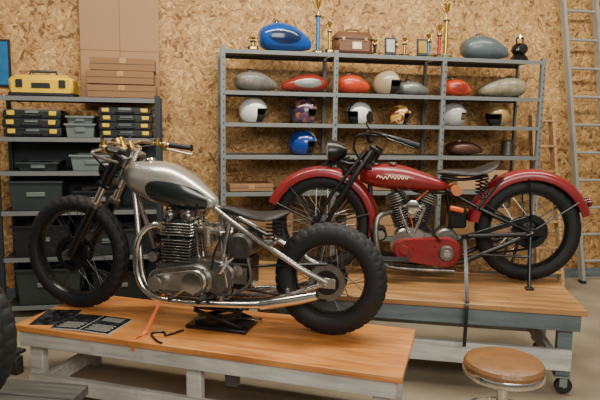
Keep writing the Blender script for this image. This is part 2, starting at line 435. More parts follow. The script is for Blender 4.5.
    # frame
    for sy in (-1, 1):
        y = sy
        b.tube([(-1.19, 0, 0.78), (-1.155, 0.03*y, 0.62), (-1.11, 0.08*y, 0.42), (-1.08, 0.1*y, 0.26), (-1.0, 0.1*y, 0.165), (-0.8, 0.1*y, 0.145), (-0.45, 0.1*y, 0.15), (-0.2, 0.1*y, 0.23), (-0.02, 0.1*y, 0.305)], 0.016, NICKEL)
        b.tube([(-0.66, 0.03*y, 0.665), (-0.5, 0.07*y, 0.575), (-0.3, 0.098*y, 0.47), (-0.12, 0.1*y, 0.37), (0.0, 0.1*y, 0.318)], 0.0165, NICKEL)
        b.box((0.0, 0.1*y, 0.312), (0.1, 0.014, 0.055), NICKEL, b=0.006)
        b.tube([(-0.56, 0.06*y, 0.61), (-0.6, 0.08*y, 0.35), (-0.6, 0.1*y, 0.15)], 0.013, NICKEL)
    b.tube([(-1.2, 0, 0.86), (-0.95, 0, 0.78), (-0.7, 0, 0.68), (-0.62, 0, 0.66)], 0.018, NICKEL)
    b.tube([(-0.64, 0, 0.68), (-0.61, 0, 0.4), (-0.6, 0, 0.15)], 0.016, NICKEL)
    b.cyl((-0.33, -0.1, 0.485), (-0.33, 0.1, 0.485), 0.012, NICKEL)
    # engine: crankcase
    b.prism(hull2([(-0.93, 0.27, 0.085), (-0.80, 0.285, 0.105), (-0.62, 0.29, 0.1)]), -0.11, 0.12, ALLOYD, 0.012)
    b.prism(hull2([(-0.955, 0.26, 0.066), (-0.84, 0.27, 0.08), (-0.72, 0.28, 0.09)]), -0.165, -0.105, ALLOYD, 0.014)
    b.prism(hull2([(-0.94, 0.26, 0.046), (-0.72, 0.28, 0.064)]), -0.178, -0.16, ALLOY, 0.01)
    b.lathe([(0, 0), (0.05, 0), (0.056, -0.01), (0.058, -0.02), (0.0, -0.02)], (-0.72, -0.198, 0.28), (0, 1, 0), CHROME, n=30)
    b.lathe([(0, 0), (0.03, 0), (0.034, -0.008), (0, -0.008)], (-0.72, -0.208, 0.28), (0, 1, 0), BLKMET, n=30)
    b.lathe([(0, 0), (0.034, 0), (0.038, -0.012), (0.04, -0.03), (0.0, -0.03)], (-0.94, -0.204, 0.26), (0, 1, 0), ALLOY, n=30)
    bolts(b, -0.72, 0.28, 0.079, -0.163, 9, CHROME); bolts(b, -0.95, 0.26, 0.056, -0.163, 7, CHROME)
    b.prism(hull2([(-0.57, 0.32, 0.06), (-0.62, 0.27, 0.07)]), -0.135, -0.1, ALLOYD, 0.01)
    b.prism(hull2([(-0.9, 0.19, 0.03), (-0.66, 0.19, 0.03)]), -0.09, 0.09, ALLOYD, 0.01)
    # barrels
    b.box((-0.86, 0, 0.44), (0.125, 0.21, 0.15), BARREL, b=0.02)
    z = 0.375
    while z < 0.505:
        b.box((-0.86, 0, z), (0.178, 0.268, 0.0065), ALLOYD, b=0.003); z += 0.0165
    b.box((-0.86, 0, 0.56), (0.13, 0.2, 0.10), BARREL, b=0.015)
    z = 0.52
    while z < 0.60:
        b.box((-0.86, 0, z), (0.19, 0.255, 0.006), ALLOY, b=0.003); z += 0.016
    for xx in (-0.915, -0.805):
        b.cyl((xx, -0.105, 0.625), (xx, 0.105, 0.625), 0.03, ALLOY, n=20)
        for yy in (-0.07, 0.07):
            b.cyl((xx, yy, 0.64), (xx, yy, 0.662), 0.021, CHROME, n=8)
        b.cyl((xx, -0.12, 0.625), (xx, -0.1, 0.625), 0.018, CHROME, n=14)
    for yy in (-0.03, 0.03):
        b.cyl((-0.965, yy, 0.35), (-0.935, yy, 0.61), 0.013, CHROME); b.cyl((-0.76, yy, 0.35), (-0.785, yy, 0.61), 0.013, CHROME)
    for yy in (-0.1, 0.1):
        for xx in (-0.93, -0.79): b.cyl((xx, yy, 0.38), (xx, yy, 0.62), 0.006, BLKMET, n=8)
    # carbs and stacks
    for yy in (-0.06, 0.06):
        b.tube([(-0.79, yy, 0.555), (-0.7, yy*1.1, 0.55)], 0.022, ALLOYD, n=16)
        b.lathe([(0, 0), (0.026, 0), (0.028, 0.06), (0.02, 0.06)], (-0.69, yy*1.1, 0.51), (0, 0, 1), ALLOY, n=18)
        b.lathe([(0, 0), (0.025, 0), (0.026, -0.05), (0, -0.05)], (-0.69, yy*1.1, 0.515), (0, 0, 1), ALLOY, n=18)
        b.lathe([(0.018, 0), (0.022, 0.03), (0.036, 0.065), (0.033, 0.067), (0.018, 0.03)], (-0.67, yy*1.1, 0.548), (1, 0, 0), ALLOY, n=20)
        b.tube([(-0.77, yy, 0.62), (-0.75, yy*1.5, 0.7), (-0.85, yy*0.5, 0.72)], 0.004, BLACK, n=6)
        b.tube([(-0.86, yy*1.4, 0.62), (-0.87, yy*1.6, 0.67), (-0.95, yy*0.8, 0.66), (-1.0, yy*0.3, 0.5)], 0.005, BLACK, n=6)
    b.cyl((-1.02, -0.08, 0.38), (-1.02, 0.06, 0.38), 0.042, BLKMET, n=20)
    b.cyl((-1.02, -0.10, 0.38), (-1.02, -0.08, 0.38), 0.03, ALLOY, n=20)
    b.cyl((-1.01, -0.05, 0.48), (-1.01, 0.05, 0.48), 0.028, BLKMET)
    # oil tank & battery box under seat
    b.lathe([(0, -0.11), (0.06, -0.11), (0.075, -0.095), (0.075, 0.095), (0.06, 0.11), (0, 0.11)], (-0.49, 0, 0.475), (0, 1, 0), ALLOYK, n=30)
    b.lathe([(0, 0), (0.022, 0), (0.022, 0.02), (0, 0.02)], (-0.49, -0.02, 0.548), (0, 0, 1), CHROME)
    b.box((-0.5, 0.0, 0.32), (0.13, 0.16, 0.17), BLKMET, b=0.012)
    b.box((-0.5, -0.086, 0.32), (0.10, 0.012, 0.12), ALLOYD, b=0.006)
    b.lathe([(0, 0), (0.032, 0), (0.03, 0.012), (0, 0.016)], (-0.5, -0.09, 0.34), (0, -1, 0), ALLOY, n=24)
    b.tube([(-0.45, -0.08, 0.42), (-0.42, -0.11, 0.3), (-0.5, -0.12, 0.22), (-0.62, -0.12, 0.2)], 0.009, ALLOYD, n=8)
    b.tube([(-0.52, -0.08, 0.42), (-0.56, -0.13, 0.36), (-0.55, -0.13, 0.25)], 0.008, CHROME, n=8)
    b.tube([(-0.58, -0.1, 0.55), (-0.62, -0.13, 0.45), (-0.64, -0.13, 0.35)], 0.006, BLACK, n=8)
    # exhaust
    b.tube([(-0.93, -0.085, 0.555), (-1.01, -0.1, 0.565), (-1.075, -0.125, 0.51), (-1.10, -0.14, 0.4), (-1.08, -0.15, 0.26), (-1.0, -0.155, 0.175), (-0.86, -0.16, 0.15), (-0.6, -0.165, 0.16), (-0.3, -0.17, 0.19), (-0.08, -0.175, 0.25)], [0.019]*8+[0.022, 0.024], CHROME, n=16, sub=8)
    b.tube([(-0.93, 0.085, 0.555), (-1.01, 0.1, 0.565), (-1.08, 0.125, 0.5), (-1.10, 0.14, 0.38), (-1.08, 0.15, 0.26), (-1.0, 0.155, 0.175), (-0.88, 0.16, 0.15), (-0.6, 0.165, 0.16), (-0.3, 0.17, 0.19), (-0.08, 0.175, 0.25)], 0.02, CHROME, n=12)
    b.tube([(-0.34, -0.17, 0.183), (-0.12, -0.175, 0.238), (-0.03, -0.177, 0.265)], [0.028, 0.03, 0.024], CHROME, n=18, smooth=False)
    b.box((-0.2, -0.14, 0.24), (0.02, 0.03, 0.08), ALLOYD)
    # pegs, levers
    b.tube([(-0.72, -0.17, 0.27), (-0.76, -0.2, 0.25), (-0.84, -0.2, 0.19)], 0.007, CHROME, n=8)
    b.cyl((-0.84, -0.2, 0.19), (-0.84, -0.25, 0.19), 0.01, RUBBER)
    b.cyl((-0.66, -0.1, 0.2), (-0.66, -0.26, 0.2), 0.008, BLKMET); b.cyl((-0.66, -0.18, 0.2), (-0.66, -0.27, 0.2), 0.015, RUBBER)
    b.tube([(-0.62, -0.12, 0.32), (-0.57, -0.17, 0.34), (-0.53, -0.18, 0.43), (-0.53, -0.22, 0.45)], 0.009, CHROME, n=8)
    # seat
    saddle(b, -0.64, -0.235, 0.672, 0.645, 0.125, 0.024, LEATHER)
    b.tube([(-0.63, 0, 0.655), (-0.45, 0, 0.625), (-0.26, 0, 0.625)], 0.01, BLKMET)
    for sy in (-1, 1):
        helix(b, (-0.32, sy*0.075, 0.515), 0.024, 0.10, 5, 0.0045, BLKMET)
    b.tube([(-0.02, 0.1, 0.26), (-0.3, 0.11, 0.16)], 0.007, BLKMET)
    return b
B1 = bike_one()
A1 = D2R(-15)
T1Z = 0.455; T2Z = 0.55
bike1 = B1.obj('motorcycle', (0.171, 3.1, T1Z), A1)

# ------------------------------------------------------------------ motorcycle 2
def bike_two():
    b = MB(); fx = -1.415; W = 0.355
    wheel(b, fx, W, W, 0.052, BLACK, ALLOY, BLKMET, drum=0.07, N=110, tread=0.005)
    wheel(b, 0, W, W, 0.055, BLACK, ALLOY, BLACK, drum=0.09, N=110, tread=0.005)
    b.lathe([(0.07, -0.004), (0.115, -0.004), (0.115, 0.004), (0.07, 0.004)], (0, -0.075, W), (0, 1, 0), BLKMET, n=40, closed=True)
    fender(b, 0, W, 0.418, 0.082, 18, 172, 0.045, RED)
    fender(b, fx, W, 0.408, 0.078, -12, 158, 0.045, RED)
    for sy in (-1, 1):
        for a in (35, 95, 150):
            a = D2R(a); b.tube([(0, sy*0.095, W), (0.36*math.cos(a), sy*0.09, W+0.36*math.sin(a))], 0.006, BLACK, n=8)
        for a in (15, 130, 155):
            a = D2R(a); b.tube([(fx, sy*0.09, W), (fx+0.35*math.cos(a), sy*0.086, W+0.35*math.sin(a))], 0.006, BLACK, n=8)
    b.lathe([(0, -0.03), (0.025, -0.025), (0.032, 0.0), (0.032, 0.015), (0, 0.025)], (0.385, 0, W+0.2), (1, 0, 0.2), REDL, n=20)
    b.lathe([(0.0, -0.05), (0.02, -0.045), (0.034, -0.005), (0.034, -0.002), (0, -0.002)], (0.385, 0, W+0.2), (1, 0, 0.2), BLACK, n=20)
    top = Vector((-1.06, 0, 0.9)); ax = Vector((fx, 0, W)); d = top-ax
    for sy in (-1, 1):
        o = Vector((0, sy*0.1, 0))
        b.tube([ax+o+Vector((0.05, 0, -0.01)), ax+o+Vector((0.04, 0, 0.03))+d*0.1, ax+o+d*0.6, top+o*0.7], [0.013, 0.018, 0.02, 0.016], BLACK, n=12)
        b.tube([ax+o+Vector((-0.03, 0, 0.01)), ax+o+d*0.35+Vector((-0.055, 0, 0.02)), top+o*0.7+Vector((-0.05, 0, -0.02))], [0.01, 0.012, 0.012], BLACK, n=10)
        b.box(ax+o+Vector((0.005, 0, 0)), (0.09, 0.016, 0.035), BLKMET)
    for k in range(4):
        b.tube([ax+Vector((-0.08-0.01*k, 0, 0.32+0.012*k)), ax+Vector((0.08, 0, 0.42+0.012*k)), ax+Vector((0.22-0.03*k, 0, 0.46+0.012*k))], 0.008, BLKMET, n=8)
    b.cyl((-1.115, 0, 0.72), (-1.02, 0, 0.9), 0.03, BLACK)
    for t in (0.78, 0.97): b.box(ax+d*t+Vector((0.02, 0, 0)), (0.1, 0.19, 0.025), BLACK, rot=(0, D2R(33), 0), b=0.008)
    b.tube([(-0.79, -0.365, 0.925), (-0.88, -0.37, 0.95), (-1.0, -0.34, 0.985), (-1.1, -0.22, 1.0), (-1.1, -0.08, 0.95), (-1.08, 0, 0.94), (-1.1, 0.08, 0.95), (-1.1, 0.22, 1.0), (-1.0, 0.34, 0.985), (-0.88, 0.37, 0.95), (-0.79, 0.365, 0.925)], 0.0145, BLACK, n=12)
    for sy in (-1, 1):
        b.tube([(-0.79, sy*0.365, 0.925), (-0.92, sy*0.366, 0.961)], 0.02, RUBBER, smooth=False, n=14)
        b.tube([(-0.98, sy*0.35, 0.99), (-0.99, sy*0.4, 0.97), (-0.9, sy*0.42, 0.94), (-0.82, sy*0.42, 0.91)], 0.006, BLKMET, n=8)
        b.tube([(-0.97, sy*0.34, 0.98), (-1.17, sy*0.25, 0.98), (-1.18, sy*0.1, 0.85), (-1.0, sy*0.05, 0.66)], 0.006, BLACK, n=6)
    b.tube([(-1.08, -0.24, 1.0), (-1.12, -0.28, 1.06), (-1.10, -0.3, 1.08)], 0.005, BLACK)
    b.lathe([(0, -0.012), (0.03, -0.01), (0.042, 0), (0.04, 0.006), (0, 0.008)], (-1.10, -0.3, 1.1), (1, -0.5, 0.1), BLACK, n=24)
    hl = (-1.345, 0, 0.865)
    b.lathe([(0.0, -0.10), (0.03, -0.095), (0.06, -0.06), (0.078, -0.01), (0.083, 0.02), (0.083, 0.03), (0.074, 0.032)], hl, (-1, 0, -0.05), BLACK, n=32)
    b.lathe([(0.078, 0.028), (0.05, 0.04), (0.0, 0.046)], hl, (-1, 0, -0.05), GLASS, n=32)
    b.tube([(-1.31, 0, 0.81), (-1.22, 0, 0.78), (-1.12, 0, 0.8)], 0.012, BLACK)
    b.lathe([(0.01, -0.05), (0.02, 0), (0.045, 0.04), (0.05, 0.045), (0.0, 0.03)], (-1.23, -0.03, 0.72), (-1, -0.1, 0.0), BLKMET, n=24)
    # tank
    body(b, [(-1.155, 0.71, 0.01, 0.012), (-1.145, 0.71, 0.055, 0.05), (-1.08, 0.708, 0.098, 0.078), (-0.98, 0.70, 0.118, 0.09), (-0.85, 0.69, 0.115, 0.086), (-0.72, 0.668, 0.09, 0.067), (-0.6, 0.645, 0.055, 0.042), (-0.54, 0.636, 0.02, 0.014), (-0.53, 0.635, 0.006, 0.006)], RED, nx=96, na=48, pw=2.3, flat=0.95)
    for xx in (-1.05, -0.93):
        b.lathe([(0, 0), (0.027, 0), (0.027, 0.012), (0, 0.018)], (xx, -0.045, 0.787), (0, -0.15, 1), CHROME, n=20)
    b.box((-0.98, 0.0, 0.79), (0.12, 0.05, 0.012), BLKMET, b=0.005)
    pts = []
    for i in range(34):
        t = i/33; x = -1.04+0.21*t
        pts.append((x, -0.1225+0.010*abs(t-0.45), 0.70+0.009*math.sin(i*1.55)+(0.014 if i in (2, 3, 14, 15) else 0)))
    b.tube(pts, 0.0034, CREAM, n=6, sub=3)
    # frame
    for sy in (-1, 1):
        b.tube([(-1.09, 0, 0.76), (-1.07, 0.03*sy, 0.5), (-1.05, 0.08*sy, 0.28), (-1.0, 0.09*sy, 0.15), (-0.85, 0.09*sy, 0.12), (-0.5, 0.09*sy, 0.12), (-0.3, 0.1*sy, 0.2), (0, 0.1*sy, W-0.01)], 0.017, BLACK)
        b.tube([(-0.56, 0.03*sy, 0.62), (-0.45, 0.07*sy, 0.56), (-0.25, 0.1*sy, 0.46), (0, 0.1*sy, W)], 0.015, BLACK)
        b.tube([(-0.36, 0.1*sy, 0.5), (-0.2, 0.1*sy, 0.72)], 0.009, BLACK)
        b.box((0.02, 0.1*sy, W), (0.13, 0.014, 0.05), BLACK)
    b.tube([(-1.06, 0, 0.8), (-0.8, 0, 0.62), (-0.55, 0, 0.6)], 0.018, BLACK)
    b.tube([(-0.56, 0, 0.64), (-0.52, 0, 0.4), (-0.5, 0, 0.13)], 0.016, BLACK)
    # V-twin
    cc = Vector((-0.79, 0, 0.27))
    b.prism(hull2([(-0.79, 0.25, 0.115)]), -0.075, 0.09, ALLOY, 0.012)
    b.prism(hull2([(-0.55, 0.27, 0.085), (-0.5, 0.2, 0.06)]), -0.07, 0.08, ALLOYD, 0.012)
    for sg, ofs in ((-1, -0.022), (1, 0.022)):
        u = Vector((sg*math.sin(D2R(21)), 0, math.cos(D2R(21))))
        p0 = cc+u*0.08
        b.cyl(p0, p0+u*0.26, 0.05, BARREL, n=24)
        for k in range(10):
            q = p0+u*(0.03+0.017*k); b.lathe([(0.04, -0.003), (0.078, -0.003), (0.08, 0), (0.078, 0.003), (0.04, 0.003)], q, u, ALLOYD, n=28, closed=True)
        for k in range(4):
            q = p0+u*(0.205+0.016*k); b.lathe([(0.04, -0.003), (0.084-0.006*k, -0.003), (0.084-0.006*k, 0.003), (0.04, 0.003)], q, u, ALLOY, n=28, closed=True)
        b.cyl(p0+u*0.26, p0+u*0.29, 0.017, BRASS, n=6)
        b.tube([p0+u*0.29, p0+u*0.32+Vector((0, -0.03, 0)), (-0.8, -0.1, 0.5), (-0.78, -0.1, 0.36)], 0.005, ORANGE if sg > 0 else BLACK, n=6)
        b.cyl(cc+u*0.05+Vector((0, -0.075, 0)), cc+u*0.24+Vector((0, -0.06, 0)), 0.012, CHROME)
    b.tube([(-0.87, -0.05, 0.50), (-0.79, -0.06, 0.505), (-0.71, -0.05, 0.50)], 0.018, ALLOY)
    b.lathe([(0, -0.05), (0.03, -0.05), (0.032, 0.03), (0.02, 0.045), (0, 0.05)], (-0.79, -0.08, 0.48), (0, 0, 1), ALLOY, n=20)
    b.lathe([(0.02, 0), (0.042, 0.015), (0.046, 0.03), (0.0, 0.04)], (-0.79, -0.095, 0.505), (0, -1, 0), CHROME, n=26)
    b.lathe([(0, 0), (0.075, 0), (0.082, -0.02), (0.085, -0.04), (0, -0.04)], (-0.85, -0.105, 0.25), (0, 1, 0), ALLOYD, n=32)
    b.cyl((-1.0, -0.08, 0.3), (-1.0, 0.08, 0.3), 0.045, BLACK, n=22); b.cyl((-1.0, -0.095, 0.3), (-1.0, -0.08, 0.3), 0.03, ALLOY, n=22)
    # red primary cover
    b.prism(hull2([(-0.84, 0.215, 0.078), (-0.56, 0.205, 0.105)]), -0.175, -0.11, RED, 0.018)
    b.lathe([(0, 0), (0.045, 0), (0.052, 0.012), (0.055, 0.02), (0, 0.02)], (-0.56, -0.195, 0.205), (0, 1, 0), ALLOYD, n=32)
    b.lathe([(0, 0), (0.025, 0), (0.03, 0.01), (0, 0.01)], (-0.56, -0.2, 0.205), (0, 1, 0), ALLOY, n=32)
    b.lathe([(0, 0), (0.03, 0), (0.034, 0.01), (0, 0.01)], (-0.84, -0.185, 0.215), (0, 1, 0), RED, n=32)
    bolts(b, -0.56, 0.205, 0.088, -0.174, 8, BLKMET, 0.005); bolts(b, -0.84, 0.215, 0.062, -0.174, 6, BLKMET, 0.005)
    b.tube([(0, -0.082, W+0.115), (-0.5, -0.09, 0.27)], 0.009, BLKMET, n=6); b.tube([(0, -0.082, W-0.115), (-0.5, -0.09, 0.15)], 0.009, BLKMET, n=6)
    b.box((-0.24, -0.1, 0.385), (0.46, 0.035, 0.012), BLACK, rot=(0, D2R(-20), 0))
    b.box((-0.24, -0.112, 0.375), (0.46, 0.006, 0.035), BLACK, rot=(0, D2R(-20), 0))
    b.tube([(-0.93, -0.05, 0.46), (-1.02, -0.1, 0.42), (-1.03, -0.13, 0.28), (-0.98, -0.14, 0.12), (-0.85, -0.15, 0.085), (-0.5, -0.15, 0.08)], 0.018, ALLOYD)
    b.tube([(-0.42, -0.15, 0.325), (-0.33, -0.155, 0.33), (-0.05, -0.16, 0.35)], [0.012, 0.016, 0.016], BLKMET, smooth=False)
    b.box((-0.93, -0.21, 0.155), (0.25, 0.09, 0.014), BLKMET, rot=(0, 0, 0)); b.box((-0.93, -0.21, 0.165), (0.23, 0.08, 0.01), RUBBER)
    b.tube([(-0.93, -0.09, 0.14), (-0.93, -0.2, 0.15)], 0.01, BLACK)
    b.tube([(-0.6, -0.1, 0.28), (-0.62, -0.2, 0.3), (-0.72, -0.2, 0.42), (-0.72, -0.25, 0.43)], 0.008, BLACK)
    # seat
    saddle(b, -0.63, -0.21, 0.735, 0.775, 0.14, 0.027, LEATHER, kick=0.045)
    b.tube([(-0.6, 0, 0.70), (-0.45, 0, 0.69), (-0.28, 0, 0.72)], 0.012, BLKMET)
    for sy in (-1, 1): helix(b, (-0.32, sy*0.08, 0.56), 0.025, 0.15, 6, 0.005, BLKMET)
    b.tube([(-0.55, 0, 0.62), (-0.57, 0, 0.70)], 0.014, BLACK)
    b.cyl((-0.5, -0.11, 0.62), (-0.5, 0.11, 0.62), 0.034, TANLEA, n=20)
    b.box((-0.5, -0.13, 0.5), (0.09, 0.05, 0.03), ORANGE, rot=(0, 0.2, 0), b=0.008)
    b.box((-0.48, 0, 0.43), (0.12, 0.14, 0.14), BLACK, b=0.012)
    for sy in (-1, 1):
        b.tube([(-0.01, sy*0.12, W-0.03), (-0.02, sy*0.17, 0.2), (-0.03, sy*0.24, 0.012)], 0.012, BLACK)
        b.box((-0.03, sy*0.245, 0.008), (0.05, 0.05, 0.016), BLACK)
    b.cyl((-0.02, -0.17, 0.2), (-0.34, -0.14, 0.2), 0.008, BLACK)
    return b
B2 = bike_two()
bike2 = B2.obj('motorcycle.001', (1.563, 3.95, T2Z), D2R(-6))

# third motorcycle, mostly beyond the left edge
bike3 = bpy.data.objects.new('motorcycle.002', bike1.data); sc.collection.objects.link(bike3)
T3Z = 0.55
bike3.location = (-1.275, 1.95, T3Z); bike3.rotation_euler = (0, 0, D2R(-8))

# ------------------------------------------------------------------ tables
OAK = wood_mat('honey_plywood', (172, 102, 48), (204, 132, 68), (222, 154, 88), 0.28, (1.0, 9, 9), 0.45, stain=0.3)
OAK2 = wood_mat('worn_plywood', (124, 84, 48), (156, 112, 66), (178, 134, 86), 0.45, (1.0, 9, 9), 0.15, stain=0.5)
PWHITE = wood_mat('white_painted_wood', (158, 155, 148), (182, 179, 171), (196, 193, 185), 0.6, stain=0.35)
PGREY = wood_mat('blue_grey_paint', (80, 92, 94), (98, 110, 112), (112, 122, 122), 0.55, stain=0.3)
DGREY = wood_mat('weathered_grey_planks', (46, 44, 41), (64, 62, 58), (82, 80, 75), 0.7)
STEEL = mat('galvanised_steel', (128, 130, 130), 0.45, 0.35, 0.1, 6)
def caster(b, x, y, m=BLACK):
    b.box((x, y, 0.118), (0.09, 0.09, 0.008), STEEL)
    for s_ in (-1, 1): b.box((x+0.01, y+s_*0.022, 0.085), (0.045, 0.004, 0.07), STEEL)
    b.lathe([(0.012, -0.016), (0.048, -0.016), (0.052, -0.008), (0.052, 0.008), (0.048, 0.016), (0.012, 0.016)], (x+0.015, y, 0.053), (0, 1, 0), m, n=28)
    b.cyl((x+0.015, y-0.028, 0.053), (x+0.015, y+0.028, 0.053), 0.008, STEEL)
def lift_table(name, c, rz, L, W, H, top, fr, lowz, lowfr, tt=0.035, ap=0.085, cast=False):
    b = MB()
    b.box((0, 0, H-tt/2), (L, W, tt), top, b=0.004)
    z = H-tt-ap/2; lx = L/2-0.07; ly = W/2-0.05
    for s_ in (-1, 1):
        b.box((0, s_*(W/2-0.035), z), (L-0.06, 0.04, ap), fr); b.box((s_*(L/2-0.05), 0, z), (0.04, W-0.11, ap), fr)
    for x in (-lx+0.05, 0, lx-0.05):
        b.box((x, 0, z), (0.04, W-0.11, ap*0.9), fr)
    zb = 0.122 if cast else 0.0
    for sx in (-1, 0, 1) if not cast else (-1, 1):
        for sy in (-1, 1):
            x = sx*(lx-0.03); y = sy*(ly-0.035)
            b.box((x, y, (H-tt+zb)/2), (0.085, 0.05, H-tt-zb), fr if sx else lowfr)
            if cast: caster(b, x, y)
    for sy in (-1, 1):
        b.box((0, sy*(ly-0.005), lowz), (L-0.12, 0.038, 0.13 if cast else 0.09), lowfr)
    for sx in (-1, 1): b.box((sx*(lx-0.09), 0, lowz), (0.04, W-0.16, 0.09), lowfr)
    return b.obj(name, (c[0], c[1], 0), rz)
lift_table('lift_table', (-0.469, 3.179), D2R(-16.4), 2.18, 0.67, T1Z, OAK, PWHITE, 0.12, PWHITE)
lift_table('lift_table.001', (0.665, 3.845), D2R(-10), 2.2, 0.78, T2Z, OAK2, PGREY, 0.225, PWHITE, ap=0.1, cast=True)
b = MB()
for i in range(6):
    b.box((0, -0.33+0.132*i, T3Z-0.02), (2.6, 0.124, 0.04), DGREY)
for s_ in (-1, 1):
    b.box((0, s_*0.33, T3Z-0.085), (2.5, 0.04, 0.09), DGREY)
    for x in (-1.2, 0, 1.2): b.box((x, s_*0.3, (T3Z-0.04)/2), (0.09, 0.06, T3Z-0.04), DGREY)
b.obj('lift_table.002', (-2.18, 2.02, 0), D2R(-8))

# dark wooden pallet on the floor left of the front table
b = MB()
for i in range(5): b.box((-0.4+0.2*i, 0, 0.125), (0.1, 1.0, 0.022), DGREY)
for y in (-0.42, 0, 0.42): b.box((0, y, 0.057), (0.95, 0.06, 0.112), DGREY)
b.obj('wooden_pallet', (-2.35, 3.3, 0), D2R(-20))

# scissor jack
b = MB()
b.box((0, 0, 0.012), (0.36, 0.24, 0.022), BLACK, b=0.005)
b.box((0, 0, 0.116), (0.28, 0.18, 0.014), BLACK, b=0.004)
for y in (-0.09, 0.09):
    b.box((0, y, 0.065), (0.29, 0.012, 0.022), BLKMET, rot=(0, 0.28, 0)); b.box((0, y*0.82, 0.065), (0.29, 0.012, 0.022), BLKMET, rot=(0, -0.28, 0))
b.cyl((-0.16, 0, 0.05), (0.22, 0, 0.05), 0.009, CHROME)
b.cyl((0.22, 0, 0.05), (0.235, 0, 0.05), 0.016, CHROME, n=6)
for x in (-0.1, 0.1): b.box((x, 0, 0.125), (0.04, 0.2, 0.006), RUBBER)
def loc1(u, v, z=0): return (0.171+u*math.cos(A1)-v*math.sin(A1), 3.1+u*math.sin(A1)+v*math.cos(A1), T1Z+z)
b.obj('scissor_jack', loc1(-0.61, -0.04), A1)

# printed manuals on table : open booklet with pages, photos and text lines
PRINT = pattern_mat('printed_page', (26, 26, 28), (58, 58, 62), (18, 18, 20), 45)
PAPER = mat('booklet_page_edge', (170, 168, 160), 0.6, 0, 0.05)
b = MB()
for sx_ in (-1, 1):
    b.box((sx_*0.092, 0, 0.005), (0.182, 0.25, 0.008), PAPER, rot=(0, sx_*0.03, 0), b=0.001)
    b.box((sx_*0.092, 0, 0.0105), (0.176, 0.245, 0.002), PRINT, rot=(0, sx_*0.03, 0), b=0.0005)
    for k in range(6): b.box((sx_*0.092+0.01*(k % 2), -0.1+0.016*k, 0.0125), (0.13, 0.004, 0.001), PAPER, rot=(0, sx_*0.03, 0), b=0.0002)
    b.box((sx_*0.092, 0.07, 0.0125), (0.12, 0.06, 0.001), STEEL if sx_ > 0 else BLKMET, rot=(0, sx_*0.03, 0), b=0.0002)
b.box((-0.27, 0.05, 0.002), (0.2, 0.27, 0.003), PRINT, rot=(0, 0, 0.25), b=0.0005)
b.obj('printed_booklet', (-1.17, 3.19, T1Z), D2R(-14))

# ratchet strap
b = MB()
pts = [loc1(-0.93, -0.14, 0.18), loc1(-0.94, -0.22, 0.10), loc1(-0.955, -0.31, 0.008), loc1(-0.965, -0.36, 0.004), loc1(-0.97, -0.393, 0.004), loc1(-0.972, -0.405, -0.03), loc1(-0.972, -0.405, -0.06)]
Q = catmull([Vector(p) for p in pts], 6)
rings = [[p+Vector((-0.009, 0, 0.0)), p+Vector((0.009, 0, 0)), p+Vector((0.009, -0.002, 0.003)), p+Vector((-0.009, -0.002, 0.003))] for p in Q]
b.loft(rings, ORANGE); b.obj('tie_down_strap')
b = MB()
b.tube([loc1(-0.78, -0.2, 0.0+0.006), loc1(-0.83, -0.3, 0.006), loc1(-0.87, -0.26, 0.006), loc1(-0.92, -0.3, 0.006), loc1(-0.85, -0.38, 0.006), loc1(-0.80, -0.41, 0.006)], 0.006, BLACK, n=8)
b.obj('electrical_cable')
def loc2(u, v, z=0):
    a = D2R(-6); return (1.563+u*math.cos(a)-v*math.sin(a), 3.95+u*math.sin(a)+v*math.cos(a), T2Z+z)
b = MB()
P = [loc2(-0.44, -0.15, 0.30), loc2(-0.465, -0.39, 0.15), loc2(-0.49, -0.60, 0.012), loc2(-0.492, -0.63, 0.003), loc2(-0.495, -0.64, -0.02), loc2(-0.50, -0.643, -0.26)]
P = [Vector(p) for p in P]
rings = [[p+Vector((-0.011, -0.002, 0)), p+Vector((0.011, -0.002, 0)), p+Vector((0.011, 0.001, 0.002)), p+Vector((-0.011, 0.001, 0.002))] for p in P]
b.loft(rings, BLACK); b.obj('tie_down_strap.001')

# ------------------------------------------------------------------ stool
b = MB()
SEAT = mat('brown_vinyl', (132, 90, 50), 0.4, 0, 0.25, 9, 0.25, 60, grime=0.3)
b.lathe([(0.0, 0.0), (0.1, 0.0), (0.152, -0.003), (0.172, -0.012), (0.18, -0.028), (0.176, -0.045), (0.0, -0.045)], (0, 0, 0.54), (0, 0, 1), SEAT, n=56)
b.lathe([(0.0, 0), (0.18, 0), (0.183, -0.006), (0.183, -0.03), (0.178, -0.034), (0, -0.034)], (0, 0, 0.496), (0, 0, 1), CHROME, n=56)
for k in range(8):
    a = 2*math.pi*k/8; b.ell((0.11*math.cos(a), 0.11*math.sin(a), 0.54), (0.006, 0.006, 0.003), SEAT, nu=10, nv=6)
b.cyl((0, 0, 0.47), (0, 0, 0.16), 0.025, CHROME); b.cyl((0, 0, 0.28), (0, 0, 0.14), 0.034, BLACK)
for k in range(5):
    a = 2*math.pi*k/5+0.3; c_, s_ = math.cos(a), math.sin(a)
    b.tube([(0.02*c_, 0.02*s_, 0.17), (0.15*c_, 0.15*s_, 0.13), (0.25*c_, 0.25*s_, 0.085)], 0.016, BLACK)
    b.cyl((0.25*c_, 0.25*s_, 0.09), (0.25*c_, 0.25*s_, 0.05), 0.008, STEEL)
    b.lathe([(0.006, -0.012), (0.026, -0.012), (0.028, 0), (0.026, 0.012), (0.006, 0.012)], (0.25*c_, 0.25*s_, 0.028), (-s_, c_, 0), BLACK, n=18)
b.lathe([(0.16, -0.008), (0.168, 0), (0.16, 0.008), (0.152, 0)], (0, 0, 0.27), (0, 0, 1), CHROME, n=40, closed=True)
for k in range(4):
    a = 2*math.pi*k/4; b.cyl((0.16*math.cos(a), 0.16*math.sin(a), 0.27), (0, 0, 0.24), 0.006, CHROME)
b.obj('round_workshop_stool', (0.955, 2.585, 0))

